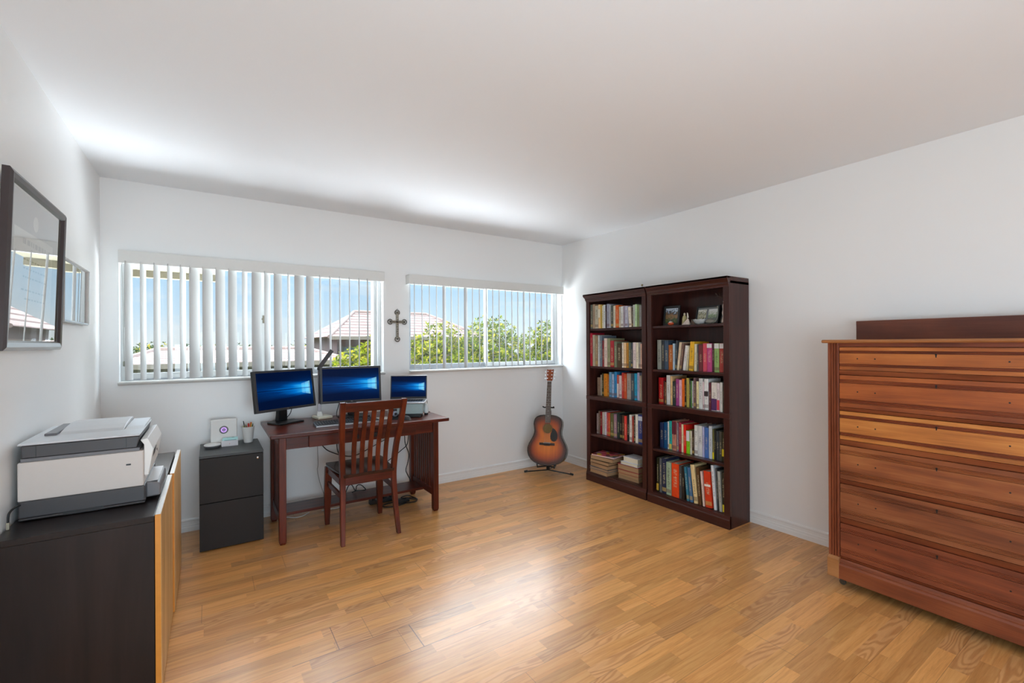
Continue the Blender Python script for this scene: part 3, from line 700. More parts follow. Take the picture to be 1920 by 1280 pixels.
# ------------------------------------------------------------------ computer things on the desk
M_screen, t = newmat('lit_desktop_screen')
uv = t.xyz(t.n('ShaderNodeTexCoord').outputs['UV']); U, V_ = uv[0], uv[1]
dx = t.m('SUBTRACT', .93, U); dy = t.m('SUBTRACT', V_, .5); ady = t.m('ABSOLUTE', dy)
left = t.m('GREATER_THAN', dx, 0.0)
wid = t.m('MULTIPLY_ADD', dx, .10, .20)
prof = t.m('SUBTRACT', 1.0, t.m('DIVIDE', ady, wid), clamp=True)
slope = t.m('DIVIDE', dy, t.m('ADD', dx, .55))
st = t.noise(t.comb(t.m('MULTIPLY', slope, 16.0), t.m('MULTIPLY', dx, 1.2), .5), 1.0, 3, .55)
fall = t.m('EXPONENT', t.m('MULTIPLY', t.m('MAXIMUM', dx, 0.0), -1.9))
beam = t.m('MULTIPLY', t.m('MULTIPLY', t.m('POWER', prof, .7), fall), t.m('MULTIPLY_ADD', st, 1.6, .1))
beam = t.m('MULTIPLY', beam, left)
bar = t.m('LESS_THAN', t.m('ABSOLUTE', t.m('ADD', dy, t.m('MULTIPLY', dx, .0))), .012)
beam = t.m('MULTIPLY', beam, t.m('SUBTRACT', 1.0, t.m('MULTIPLY', bar, .75)))
glow = t.m('MULTIPLY', t.m('EXPONENT', t.m('MULTIPLY', t.m('ADD', t.m('MULTIPLY', dx, dx), t.m('MULTIPLY', dy, t.m('MULTIPLY', dy, 2.5))), -7.0)), .30)
# the four panes
edge = t.m('MULTIPLY_ADD', t.m('SUBTRACT', U, .78), .38, .13)
inw = t.m('MULTIPLY', t.m('MULTIPLY', t.m('GREATER_THAN', U, .79), t.m('LESS_THAN', U, .955)), t.m('LESS_THAN', ady, edge))
cross = t.m('MAXIMUM', t.m('LESS_THAN', ady, .011), t.m('LESS_THAN', t.m('ABSOLUTE', t.m('SUBTRACT', U, .852)), .005))
pane = t.m('MULTIPLY', inw, t.m('SUBTRACT', 1.0, t.m('MULTIPLY', cross, .8)))
pane = t.m('MULTIPLY', pane, t.m('MULTIPLY_ADD', t.m('SUBTRACT', U, .79), 3.0, .25))
col = t.ramp(t.m('ADD', beam, t.m('MULTIPLY', glow, 1.0), clamp=True), [(0, lin((2, 16, 48))), (.25, lin((0, 48, 108))), (.55, lin((0, 104, 190))), (1.0, lin((50, 190, 250)))])
col = t.mix(t.m('MULTIPLY', pane, .75, clamp=True), col, lin((150, 228, 250)))
e = t.n('ShaderNodeEmission'); t.put(e, 0, col); e.inputs[1].default_value = 1.0
g = t.n('ShaderNodeBsdfGlossy'); g.inputs['Roughness'].default_value = .3; g.inputs[0].default_value = (.004, .004, .005, 1)
ad = t.n('ShaderNodeAddShader'); t.t.links.new(e.outputs[0], ad.inputs[0]); t.t.links.new(g.outputs[0], ad.inputs[1]); t.out(ad)
def screen(parent, w, h, y, zc=0.0, mat=None, name='screen'):
    """lit display facing -y, with a UV map from 0 to 1"""
    me = bpy.data.meshes.new(name); me.from_pydata([(-w / 2, y, zc - h / 2), (w / 2, y, zc - h / 2), (w / 2, y, zc + h / 2), (-w / 2, y, zc + h / 2)], [], [(0, 1, 2, 3)])
    uv_ = me.uv_layers.new(name='UVMap')
    for i, c in enumerate(((0, 0), (1, 0), (1, 1), (0, 1))): uv_.data[i].uv = c
    me.materials.append(mat or M_screen); o = bpy.data.objects.new(name, me); COL.objects.link(o); o.parent = parent; return o
M_bez = plain('monitor_bezel', (52, 52, 54), .45, 0, .02)
def monitor(label, cx, cy, cz, yaw, tilt, w, h, bz, base_pts, basez=.745):
    T_ = Thing('monitor', label, 'monitor', (cx, cy, basez), 0, world=True)
    R = Matrix.Translation((0, 0, cz - basez)) @ Matrix.Rotation(yaw, 4, 'Z') @ Matrix.Rotation(-tilt, 4, 'X')
    pan = T_.part('panel', MB(), None)
    bpy.data.objects.remove(pan)
    m_ = MB().box(-w / 2, w / 2, -.002, .028, -h / 2, h / 2); m_.v = [tuple(R @ Vector(p)) for p in m_.v]
    off = T_.off; T_.off = None
    p = T_.part('housing', m_, M_blk, bevel=.004)
    b_ = MB().box(-w / 2, -w / 2 + bz, -.008, -.001, -h / 2, h / 2).box(w / 2 - bz, w / 2, -.008, -.001, -h / 2, h / 2).box(-w / 2 + bz, w / 2 - bz, -.008, -.001, h / 2 - bz, h / 2).box(-w / 2 + bz, w / 2 - bz, -.008, -.001, -h / 2, -h / 2 + bz * 1.15)
    b_.v = [tuple(R @ Vector(q)) for q in b_.v]; T_.part('bezel', b_, M_bez, bevel=.001)
    s_ = screen(T_.o, w - 2 * bz, h - 2.15 * bz, -.004, bz * .08)
    s_.matrix_local = R
    lg = text('DELL', T_.o, M_silver, R @ Vector((0, -.0085, -h / 2 + bz * .55)), (R @ Matrix.Rotation(PI / 2, 4, 'X')).to_euler(), .008)
    bk = MB().box(-.07, .07, .028, .045, -.07, .06); bk.v = [tuple(R @ Vector(q)) for q in bk.v]; T_.part('back_cover', bk, M_blk, bevel=.006)
    top = R @ Vector((0, .045, -.02)); f = Matrix.Rotation(yaw, 4, 'Z') @ Vector((1, 0, 0))
    bc = Vector((sum(q[0] for q in base_pts) / len(base_pts) - cx, sum(q[1] for q in base_pts) / len(base_pts) - cy, .012))
    bc += Matrix.Rotation(yaw, 4, 'Z') @ Vector((0, .03, 0))
    nrm = Matrix.Rotation(yaw, 4, 'Z') @ Vector((0, 1, 0))
    vs = []
    for c_, hw, dp in ((bc, .038, .02), (top, .030, .012)):
        for a_, b2 in ((-1, -1), (1, -1), (1, 1), (-1, 1)): vs.append(tuple(c_ + f * a_ * hw + nrm * b2 * dp))
    T_.part('stand_neck', MB().hexa(vs), M_blk, bevel=.004)
    T_.part('stand_base', MB().prism([(x - cx, y - cy) for x, y in base_pts], 0, .012), M_blk, bevel=.003)
    T_.off = off
    return T_
monitor('black monitor angled inward at the file cabinet end of the desk', MON1[0], MON1[1], MON1[2], MON1[3], MON1[4], .486, .295, .0155,
        [(.352, 3.79), (.425, 3.665), (.60, 3.765), (.545, 3.885), (.40, 3.885)])
monitor('black monitor facing straight out at the middle of the desk', MON2[0], MON2[1], MON2[2], MON2[3], MON2[4], .469, .285, .0155,
        [(.85, 3.80), (.87, 3.70), (1.08, 3.70), (1.10, 3.80), (1.05, 3.88), (.90, 3.88)])

# laptop on a silver riser
lp = Thing('laptop', 'open silver laptop on a riser beside the middle monitor', 'laptop', (LAP[0], LAP[1], .745))
off = lp.off; lp.off = None
R = Matrix.Rotation(LAP[3], 4, 'Z'); zb = LAP[2] - .745
def rot(mb, M): mb.v = [tuple(M @ Vector(p)) for p in mb.v]; return mb
hinge = Matrix.Translation((0, 0, zb)) @ R
lid = hinge @ Matrix.Rotation(-.16, 4, 'X')
lp.part('lid', rot(MB().box(-.152, .152, 0, .006, 0, .2), lid), M_silver, bevel=.003)
lp.part('bezel', rot(MB().box(-.149, .149, -.0012, .0002, .004, .197), lid), M_blk, bevel=.001)
s_ = screen(lp.o, .284, .17, -.002, .106); s_.matrix_local = lid
lp.part('base', rot(MB().box(-.152, .152, -.205, .004, -.012, 0), hinge), M_silver, bevel=.003)
kb = MB()
for r in range(5):
    for c in range(13): kb.box(-.13 + c * .02, -.113 + c * .02, -.035 - r * .02 - .016, -.035 - r * .02, .0002, .0016)
lp.part('keys', rot(kb, hinge), M_blk)
lp.off = off
rs = Thing('laptop_stand', 'grey box riser under the open laptop', 'stand', (LAP[0], LAP[1], .745)); rs.off = None
st_ = MB().box(-.135, .135, -.195, 0, .028, zb - .0125)
rs.part('tray', rot(st_, R), plain('pale_teal_grey', (150, 168, 168), .4, .1), bevel=.004)
rs.part('foot', rot(MB().box(-.12, .12, -.18, -.01, 0, .028), R), M_blk, bevel=.003)
bt = Thing('small_bottle', 'little white bottle with dark cap foot beside the laptop riser', 'bottle', (1.487, 3.55, .745))
bt.part('body', MB().lathe([(.014, .012), (.019, .016), (.02, .05), (.016, .062), (.013, .085), (.009, .092), (0, .093)], 1.497, 3.545, .745, 20), plain('milky_plastic', (218, 222, 220), .3, 0, .02), auto=True)
bt.part('base_ring', MB().lathe([(.012, 0), (.0145, .002), (.0145, .013), (.012, .013)], 1.497, 3.545, .745, 20), M_blk)
ph = Thing('phone_holder', 'thin black wire bracket standing next to the white bottle', 'holder', (1.55, 3.66, .745))
ph.part('wire', MB().tube([(1.512, 3.66, .848), (1.548, 3.66, .848), (1.556, 3.66, .84), (1.556, 3.66, .749)], .0022, 6), M_blk)
ph.part('base', MB().box(1.53, 1.575, 3.645, 3.675, .745, .749), M_blk, bevel=.001)

kbt = Thing('keyboard', 'full size grey keyboard with black keys near the desk edge', 'keyboard', (.845, 3.48, .745), -.01, world=False)
kbt.part('case', MB().prism([(-.07, 0), (.055, 0), (.055, .022), (-.07, .012)], -.225, .225, 'X'), plain('keyboard_case', (88, 94, 100), .35, 0, .02), bevel=.003)
keys = MB(); rnd = random.Random(4)
for r in range(6):
    y = -.058 + r * .0185 + (.006 if r == 5 else 0); x = -.215
    while x < .205:
        w_ = .016 if not (r == 0 and -.13 < x < -.03) else .1
        if not (.068 < x < .074 or .138 < x < .146):
            z = .012 + (y + .07) / .125 * .010
            keys.hexa([(x, y, z), (x + w_, y, z), (x + w_, y + .016, z + .0012), (x, y + .016, z + .0012), (x + .002, y + .002, z + .007), (x + w_ - .002, y + .002, z + .007), (x + w_ - .002, y + .013, z + .008), (x + .002, y + .013, z + .008)])
        x += w_ + .0025
kbt.part('keys', keys, plain('key_plastic', (48, 52, 56), .35, 0, .02))
kbt.part('front_strip', MB().box(-.223, .223, -.0712, -.0702, .002, .011), M_lgrey)

lm = Thing('desk_lamp', 'slim folding desk lamp with square white base between the monitors', 'lamp', (.745, 3.838, .745))
lm.part('base', MB().prism([(.676, 3.90), (.700, 3.762), (.815, 3.80), (.79, 3.935)], .745, .765), plain('ivory_plastic', (236, 234, 214), .35, 0, .01), bevel=.005, seg=3)
lm.part('neck', MB().hexa([(.706, 3.835, .765), (.748, 3.835, .765), (.748, 3.87, .765), (.706, 3.87, .765), (.711, 3.842, .80), (.738, 3.842, .80), (.738, 3.862, .80), (.711, 3.862, .80)]), M_wpl, bevel=.002)
lm.part('stem', MB().box(.712, .736, 3.847, 3.858, .80, 1.135), plain('warm_silver', (172, 168, 172), .3, .6), bevel=.002)
lm.part('stem_inlay', MB().box(.716, .733, 3.8455, 3.8475, .86, 1.13), plain('dark_bronze_inlay', (88, 76, 78), .3, .3))
lm.part('hinge', MB().lathe([(.009, -.014), (.010, -.013), (.010, .013), (.009, .014)], 3.852, 1.137, .724, 16, 'X'), M_dgrey, auto=True)
A = Vector((.722, 3.852, 1.14)); B = Vector((.823, 3.852, 1.283)); dv = (B - A).normalized(); vw = Vector((.3, .95, 0)); sd = (dv.cross(vw) * .8 + vw * .45).normalized(); up = dv.cross(sd).normalized()
lm.part('head', MB().hexa([tuple(q) for q in (A - sd * .016 - up * .005, B - sd * .016 - up * .005, B + sd * .016 - up * .005, A + sd * .016 - up * .005, A - sd * .016 + up * .006, B - sd * .016 + up * .006, B + sd * .016 + up * .006, A + sd * .016 + up * .006)]), M_dgrey, bevel=.002)

ms = Thing('computer_mouse', 'black computer mouse at the front of the desk behind the chair', 'mouse', (1.262, 3.39, .745), .2, world=False)
mb = MB(); n = 10; prof = []
for j in range(n + 1):
    v = j / n * 2 - 1; w_ = .031 * math.sqrt(max(0, 1 - abs(v) ** 2.6)) + .001; hh = .034 * (1 - .55 * (v + .2) ** 2) * math.sqrt(max(.02, 1 - v * v))
    for i in range(9):
        a = PI * i / 8; mb.v.append((w_ * math.cos(a), v * .055, max(0, hh * math.sin(a) ** .7)))
for j in range(n):
    for i in range(8): a = j * 9 + i; mb.f.append((a, a + 1, a + 10, a + 9))
ms.part('shell', mb, M_blk, smooth=True)
ms.part('wheel', MB().lathe([(.006, -.003), (.007, 0), (.006, .003)], -.033, .026, 0, 14, 'X'), M_mgrey, smooth=True)
wc = Thing('webcam', 'small round grey webcam on a black foot behind the mouse', 'webcam', (1.205, 3.47, .745))
wc.part('ball', MB().lathe([(.022 * math.sin(PI * k / 12), .04 - .022 * math.cos(PI * k / 12)) for k in range(13)], 1.205, 3.47, .745, 20), plain('webcam_grey', (150, 158, 176), .25, .2), smooth=True)
wc.part('lens', MB().lathe([(0, -.0245), (.008, -.0245), (.011, -.021), (.011, -.015)], 1.205, .787, 3.47, 18, 'Y'), M_blk, auto=True)
wc.part('foot', MB().lathe([(.028, 0), (.028, .006), (.012, .012), (.008, .02), (0, .02)], 1.205, 3.47, .745, 20), M_blk, auto=True)
wc.part('clip', MB().box(1.19, 1.222, 3.468, 3.49, .805, .822), M_blk, bevel=.002)
np_ = solo('paper_sheet', MB().box(1.10, 1.19, 3.50, 3.62, .745, .7458), plain('sheet_paper', (226, 224, 214), .7), 'small white paper sheet lying right of the keyboard', 'paper', (1.145, 3.56, .745))

# ------------------------------------------------------------------ cables
def cable(label, pts, r=.004, mat=None, name='power_cable'):
    p = spline(pts, 7); q = pts[0]
    return solo(name, MB().tube(p, r, 7), mat or M_blk, label, 'cable', tuple(q), smooth=True)
cable('thick black cable drooping in a curve under the desk drawer', [(.754, 3.93, .52), (.80, 3.94, .465), (.877, 3.94, .422), (.94, 3.94, .398), (1.003, 3.94, .389), (1.069, 3.93, .408), (1.145, 3.93, .441), (1.288, 3.93, .501), (1.386, 3.93, .545), (1.43, 3.9, .62)])
cable('black cable hanging straight down behind the chair back', [(.868, 3.90, .62), (.866, 3.9, .53), (.872, 3.9, .458), (.90, 3.9, .40), (.951, 3.9, .327), (1.007, 3.89, .261), (1.06, 3.86, .17)])
cable('wavy black cable hanging beside the slatted desk end', [(1.411, 3.82, .63), (1.405, 3.8, .53), (1.411, 3.8, .464), (1.441, 3.8, .377), (1.434, 3.8, .308), (1.415, 3.8, .242), (1.426, 3.8, .203), (1.455, 3.79, .14)])
cable('black cable sloping from desk end towards the chair seat', [(1.455, 3.83, .60), (1.459, 3.85, .528), (1.444, 3.85, .446), (1.391, 3.86, .397), (1.309, 3.87, .339), (1.22, 3.87, .285), (1.13, 3.87, .2)])
cable('thin grey cable running down the wall under the desk', [(.73, 3.95, .62), (.73, 3.96, .497), (.733, 3.96, .358), (.727, 3.96, .307), (.745, 3.95, .205), (.778, 3.93, .09)], .0022, plain('thin_grey_cable', (150, 148, 146), .6))
cable('white cable lying on the floor by the desk leg', [(.44, 3.86, .004), (.49, 3.875, .004), (.541, 3.832, .004), (.594, 3.835, .004), (.653, 3.889, .004)], .003, M_wpl)
cable('white cable end on the floor behind the front chair leg', [(.74, 3.87, .004), (.811, 3.87, .004), (.857, 3.863, .004), (.92, 3.895, .004)], .003, M_wpl)
cable('black cable loop resting on the desk foot shelf', [(.905, 3.78, .1405), (.926, 3.78, .19), (.95, 3.77, .198), (.976, 3.76, .15), (.985, 3.75, .19), (1.01, 3.74, .197), (1.04, 3.75, .17), (1.055, 3.76, .1405), (.99, 3.78, .142), (.95, 3.76, .1405)])
cable('thin black cable dropping from the angled monitor', [(.545, 3.86, .87), (.528, 3.87, .835), (.518, 3.875, .80), (.495, 3.88, .77), (.48, 3.92, .75)], .003)
cable('black cable bending down from the middle monitor', [(.90, 3.84, .89), (.873, 3.83, .86), (.855, 3.81, .82), (.845, 3.80, .79), (.842, 3.79, .751)], .003)
ad = Thing('power_adapter', 'black power brick on the floor under the desk shelf', 'adapter', (1.36, 3.7, 0))
ad.part('brick', MB().box(1.28, 1.37, 3.665, 3.72, 0, .034), M_blk, bevel=.005)
ad.part('plug', MB().box(1.375, 1.405, 3.69, 3.715, 0, .028), M_blk, bevel=.003)
cable('tangled black cable coil on the floor beside the power brick', [(1.275, 3.69, .02), (1.22, 3.72, .006), (1.17, 3.68, .006), (1.24, 3.62, .008), (1.34, 3.61, .02), (1.43, 3.63, .01), (1.47, 3.69, .008), (1.44, 3.75, .02), (1.40, 3.74, .036), (1.33, 3.69, .046), (1.37, 3.64, .043), (1.45, 3.64, .025), (1.455, 3.72, .012), (1.38, 3.775, .008), (1.30, 3.76, .008)], .0042)
ps = Thing('power_strip', 'dark power strip on the floor behind the chair leg', 'power strip', (1.2, 3.78, 0))
ps.part('strip', MB().box(1.10, 1.33, 3.785, 3.83, 0, .034), M_blk, bevel=.004)
for k in range(4): ps.part('plug', MB().box(1.12 + k * .05, 1.145 + k * .05, 3.79, 3.818, .034, .06 + .008 * (k % 2)), M_blk, bevel=.003)

# ------------------------------------------------------------------ framed pictures on the left wall
M_pane, t = newmat('picture_glass')
mx = t.n('ShaderNodeMixShader'); tr = t.n('ShaderNodeBsdfTransparent'); gl = t.n('ShaderNodeBsdfGlossy'); gl.inputs['Roughness'].default_value = .0
t.t.links.new(pane_reflect(t, 2.2), mx.inputs[0]); t.t.links.new(tr.outputs[0], mx.inputs[1]); t.t.links.new(gl.outputs[0], mx.inputs[2]); t.out(mx)
M_fr = plain('dark_picture_frame', (62, 52, 52), .3, 0, .05, 50)
M_frs = plain('silver_picture_frame', (186, 186, 184), .25, .6, .03)
def wall_frame(label, y0, y1, z0, z1, lean, fw, mat, build_art, th=.026, bottom=None):
    """a frame on the left wall, facing +x; lean = how far the top stands off"""
    T_ = Thing('picture_frame', label, 'picture', (XL, (y0 + y1) / 2, (z0 + z1) / 2)); T_.off = None
    hw, hh = (y1 - y0) / 2, (z1 - z0) / 2
    M = Matrix.Translation((.003 + lean / 2 + .0, 0, 0)) @ Matrix.Rotation(lean / (2 * hh), 4, 'Y')
    def P(nm, mb, m_, **k): return T_.part(nm, rot(mb, M), m_, **k)
    pf = [(0, 0), (th * .75, 0), (th, fw * .35), (th * .9, fw * .8), (th * .55, fw), (0, fw)]
    def member(horizontal, lo):
        vs = []; n = len(pf)
        for e in (-1, 1):
            for x, d in pf:
                if horizontal: vs.append((x, e * (hw - d), (-hh + d) if lo else (hh - d)))
                else: vs.append((x, (-hw + d) if lo else (hw - d), e * (hh - d)))
        return MB().add(vs, [tuple(range(n)), tuple(range(n, 2 * n))[::-1]] + [(i, (i + 1) % n, n + (i + 1) % n, n + i) for i in range(n)])
    for hz in (True, False):
        for lo in (True, False): P('frame_rail', member(hz, lo), bottom if (hz and lo and bottom) else mat)
    build_art(P, hw - fw, hh - fw)
    g_ = P('glass', MB().box(.0125, .0135, -(hw - fw), hw - fw, -(hh - fw), hh - fw), M_pane)
    return T_
M_matg = plain('grey_mat_board', (150, 150, 147), .9, 0, .02)
M_paper = plain('certificate_paper', (226, 224, 214), .8, 0, .03)
M_ink = plain('ink_grey', (138, 138, 136), .8)
def art_cert(P, w, h):
    P('mat_board', MB().box(.002, .005, -w, w, -h, h), M_matg)
    P('inner_fillet', MB().box(.005, .012, -w, w, h - .006, h).box(.005, .012, -w, w, -h, -h + .006).box(.005, .012, -w, -w + .006, -h, h).box(.005, .012, w - .006, w, -h, h), plain('gilt_fillet', (214, 212, 190), .3, .5))
    P('certificate', MB().box(.005, .006, -w * .74, w * .74, -h * .75, h * .50), M_paper)
    P('seal', MB().lathe([(0, .0062), (.028, .0062), (.03, .005)], .0, h * .68, 0, 28, 'X'), M_paper)
    tx = text('Certificate', T_last(), M_ink, (0, 0, 0), (0, 0, 0), .03) if False else None
    mk = MB(); r_ = random.Random(2)
    for i, z in enumerate((h * .36, h * .12, h * .0, -h * .12, -h * .3, -h * .42)):
        y = -w * (.45 if i == 0 else .3 + .2 * r_.random())
        while y < w * .45:
            l_ = r_.uniform(.01, .035); mk.box(.006, .0063, y, y + l_, z - (.01 if i == 0 else .003), z + (.01 if i == 0 else .003)); y += l_ + .012
    P('lettering', mk, M_ink)
def T_last(): return None
def art_small(P, w, h):
    P('mat_board', MB().box(.002, .005, -w, w, -h, h), plain('white_mat_board', (228, 228, 226), .9, 0, .01))
    P('print', MB().box(.005, .0055, -w * .6, w * .62, -h * .66, h * .6), plain('faint_print', (202, 204, 204), .8, 0, .05, 20))
    P('small_mark', MB().box(.0055, .006, w * .7, w * .78, -h * .8, -h * .68), M_ink)
wall_frame('large dark framed certificate with a round seal on the left wall', 2.205, 2.915, 1.312, 1.935, .02, .036, M_fr, art_cert, bottom=M_frs)
wall_frame('smaller thin framed picture hung near the room corner', 2.965, 3.50, 1.443, 1.755, .004, .014, M_frs, art_small, th=.024)

# ------------------------------------------------------------------ metal cross between the windows
cr = Thing('wall_cross', 'ornate pewter cross hanging between the two windows', 'cross', (1.412, YB, 1.49))
M_pew = plain('pewter', (150, 146, 136), .38, .7, .14, 180, .5)
M_pewd = plain('dark_pewter_relief', (92, 86, 76), .5, .6, .14, 180, .4)
cz, cxx = 1.53, 1.412
body = MB().box(cxx - .0135, cxx + .0135, YB - .012, YB - .002, 1.37, 1.625).box(cxx - .075, cxx - .0135, YB - .012, YB - .002, cz - .0125, cz + .0125).box(cxx + .0135, cxx + .075, YB - .012, YB - .002, cz - .0125, cz + .0125)
cr.part('cross_body', body, M_pew, bevel=.003)
rel = MB()
def curl(cx_, cz_, a0, r, s):
    return [(cx_ + r * (1 - .25 * k / 9) * math.cos(a0 + s * k * .42), YB - .008, cz_ + r * (1 - .25 * k / 9) * math.sin(a0 + s * k * .42)) for k in range(10)]
for (ex, ez, a) in ((cxx, 1.612, PI / 2), (cxx, 1.376, -PI / 2), (cxx - .064, cz, PI), (cxx + .064, cz, 0)):
    for s in (-1, 1): cr.part('scroll', MB().tube(curl(ex, ez, a, .024, s), [.004] * 8 + [.003, .002], 6), M_pewd, smooth=True)
    rel.lathe([(.0, -.0165), (.006, -.0155), (.0085, -.012)], ex, ez, YB, 12, 'Y')
for k in range(9): rel.lathe([(0, -.0145), (.0035, -.0135), (.005, -.012)], cxx + (.003 if k % 2 else -.003), 1.40 + k * .0215, YB, 8, 'Y')
for k in range(4):
    for s in (-1, 1): rel.lathe([(0, -.0145), (.0035, -.0135), (.005, -.012)], cxx + s * (.02 + k * .011), cz, YB, 8, 'Y')
rel.lathe([(0, -.018), (.008, -.016), (.012, -.012)], cxx, cz, YB, 14, 'Y')
cr.part('relief', rel, M_pewd, smooth=True)
cr.part('hook', MB().tube([(cxx, YB - .004, 1.64), (cxx + .004, YB - .006, 1.645), (cxx, YB - .008, 1.65), (cxx - .003, YB - .006, 1.646)], .0012, 6), M_pewd)
# ------------------------------------------------------------------ guitar on its stand
gt = Thing('acoustic_guitar', 'sunburst acoustic guitar leaning on a black stand in the corner', 'guitar', (2.795, 3.60, .108), world=False)
gt.o.rotation_mode = 'QUATERNION'
gt.o.rotation_quaternion = (Matrix.Rotation(-.86, 4, 'Z') @ Matrix.Rotation(-.235, 4, 'X')).to_quaternion()
HW = [(0, 0), (.004, .045), (.012, .085), (.028, .125), (.055, .163), (.09, .187), (.13, .199), (.17, .200), (.21, .188), (.25, .166), (.285, .148), (.315, .138), (.345, .136), (.375, .141), (.41, .146), (.44, .144), (.465, .135), (.485, .115), (.498, .085), (.504, .045), (.505, 0)]
out = [(w_, z) for z, w_ in HW] + [(-w_, z) for z, w_ in reversed(HW[1:-1])]
M_burst, t = newmat('sunburst_spruce')
uvn = t.xyz(t.n('ShaderNodeTexCoord').outputs['UV'])
pc = t.coord(); px_ = t.xyz(pc)
gn = t.noise(t.comb(t.m('MULTIPLY', px_[0], 120.0), 0.0, t.m('MULTIPLY', px_[2], 3.0)), 1.0, 3)
col = t.ramp(uvn[0], [(0, lin((226, 128, 28))), (.45, lin((206, 104, 20))), (.70, lin((160, 66, 18))), (.86, lin((84, 34, 16))), (1.0, lin((34, 18, 14)))])
cc = t.vm('SCALE', col); t.put(cc.node, 'Scale', t.m('MULTIPLY_ADD', gn, .5, .75))
t.out(t.bsdf(cc, .25, 0, Coat_Weight=.5, Coat_Roughness=.08))
def body_top():
    """front board: rings from the outline in to the middle, UV u = how near the edge"""
    me = bpy.data.meshes.new('top_board'); ks = [1, .93, .85, .75, .62, .45, .25]; vs = []; us = []
    for k in ks:
        for x, z in out: vs.append((x * k, 0, .225 + (z - .225) * (1 - (1 - k) * .96))); us.append(k)
    vs.append((0, 0, .225)); us.append(0); n = len(out); fs = []
    for r in range(len(ks) - 1):
        for i in range(n): fs.append((r * n + i, r * n + (i + 1) % n, (r + 1) * n + (i + 1) % n, (r + 1) * n + i))
    for i in range(n): fs.append(((len(ks) - 1) * n + i, (len(ks) - 1) * n + (i + 1) % n, len(vs) - 1))
    me.from_pydata(vs, [], fs); me.materials.append(M_burst)
    uv = me.uv_layers.new(name='UVMap')
    for l in me.loops: uv.data[l.index].uv = (us[l.vertex_index], 0)
    o = bpy.data.objects.new('top_board', me); COL.objects.link(o); o.parent = gt.o; return o
body_top()
M_rim = wood('dark_mahogany_rim', (30, 14, 10), (48, 22, 14), (60, 28, 18), 'Z', .25, 1, .4)
gt.part('body', MB().prism([(x, z) for x, z in out], .0006, .105, 'Y'), M_rim, auto=True)
def loop(scale_pts, y, r): return MB().tube([(x, y, z) for x, z in scale_pts] + [(scale_pts[0][0], y, scale_pts[0][1])], r, 6, cap=False)
gt.part('binding', loop([(x * .995, z * .995 + .001) for x, z in out], .0, .0022), plain('black_binding', (28, 22, 20), .3))
gt.part('sound_hole', MB().lathe([(0, -.0006), (.046, -.0006), (.046, 0)], 0, .367, 0, 36, 'Y'), plain('sound_hole_interior', (120, 96, 48), .9, 0, .1, 80))
gt.part('rosette', annulus(annulus(MB(), .046, .049, 0, .367, -.0014, .001), .056, .0575, 0, .367, -.0014, .001), plain('dark_rosette', (40, 26, 18), .4))
pg = [(-.0 + .046 * math.cos(a), .367 + .046 * math.sin(a)) for a in [-.15 - .11 * k for k in range(9)]]
pgo = [(.052, .375), (.075, .362), (.094, .338), (.104, .305), (.104, .272), (.092, .248), (.070, .238), (.046, .245), (.033, .266), (.030, .292), (.034, .318), (.046, .345)]
gt.part('pickguard', MB().prism(pgo, -.0022, -.0004, 'Y'), plain('black_pickguard', (34, 34, 32), .2, 0, .05))
gt.part('bridge', MB().box(-.078, .078, -.010, 0, .200, .224).box(-.03, .03, -.010, 0, .196, .228), plain('rosewood_bridge', (52, 34, 26), .5), bevel=.002)
gt.part('saddle', MB().box(-.037, .037, -.0125, -.0095, .2215, .2245), M_wpl)
nk = MB().hexa([(-.0285, -.006, .425), (.0285, -.006, .425), (.0285, 0, .425), (-.0285, 0, .425), (-.0215, -.006, .85), (.0215, -.006, .85), (.0215, 0, .85), (-.0215, 0, .85)])
gt.part('fretboard', nk, plain('fretboard_rosewood', (84, 66, 50), .5, 0, .08))
gt.part('neck', MB().prism([(-.027, .0), (.027, .0), (.018, .018), (0, .024), (-.018, .018)], .49, .50, 'Z').hexa([(-.026, 0, .50), (.026, 0, .50), (.015, .022, .50), (-.015, .022, .50), (-.0215, 0, .85), (.0215, 0, .85), (.013, .017, .85), (-.013, .017, .85)]), M_rim, bevel=.002)
fm = MB()
for k in range(1, 20):
    z = .215 + .63 * 2 ** (-k / 12) + .005; w_ = .0215 + (.85 - z) / .425 * .007
    fm.box(-w_, w_, -.0072, -.0058, z - .0009, z + .0009)
gt.part('fret', fm, M_silver, label='silver frets across the fretboard')
dm = MB()
for k in (3, 5, 7, 9, 12, 15):
    z = .22 + .63 * (2 ** (-k / 12) + 2 ** (-(k - 1) / 12)) / 2
    dm.lathe([(0, -.0068), (.003, -.0068), (.003, -.006)], 0, z, 0, 10, 'Y')
gt.part('position_dots', dm, M_wpl)
hs = Matrix.Translation((0, 0, .85)) @ Matrix.Rotation(-.2, 4, 'X')
hd = gt.part('headstock', rot(MB().prism([(-.0215, 0), (.0215, 0), (.031, .02), (.036, .135), (.018, .128), (0, .134), (-.018, .128), (-.036, .135), (-.031, .02)], -.006, .009, 'Y'), hs), wood('headstock_mahogany', (110, 48, 22), (144, 68, 32), (170, 86, 42), 'Z', .3), bevel=.0015)
gt.part('nut', MB().box(-.0215, .0215, -.0085, .004, .849, .854), M_wpl)
tg = MB(); pc_ = MB()
for s in (-1, 1):
    for k in range(3):
        z = .03 + k * .038; x = s * (.033 + k * .001)
        pc_.lathe([(.004, -.011), (.0055, -.010), (.0055, -.006)], s * .022, z, 0, 12, 'Y')
        tg.box(*(sorted((x, x + s * .008))), .0, .006, z - .002, z + .002).box(*(sorted((x + s * .008, x + s * .02))), -.003, .008, z - .0065, z + .0065)
gt.part('tuning_posts', rot(pc_, hs), M_chrome); gt.part('tuning_keys', rot(tg, hs), M_chrome, bevel=.0015)
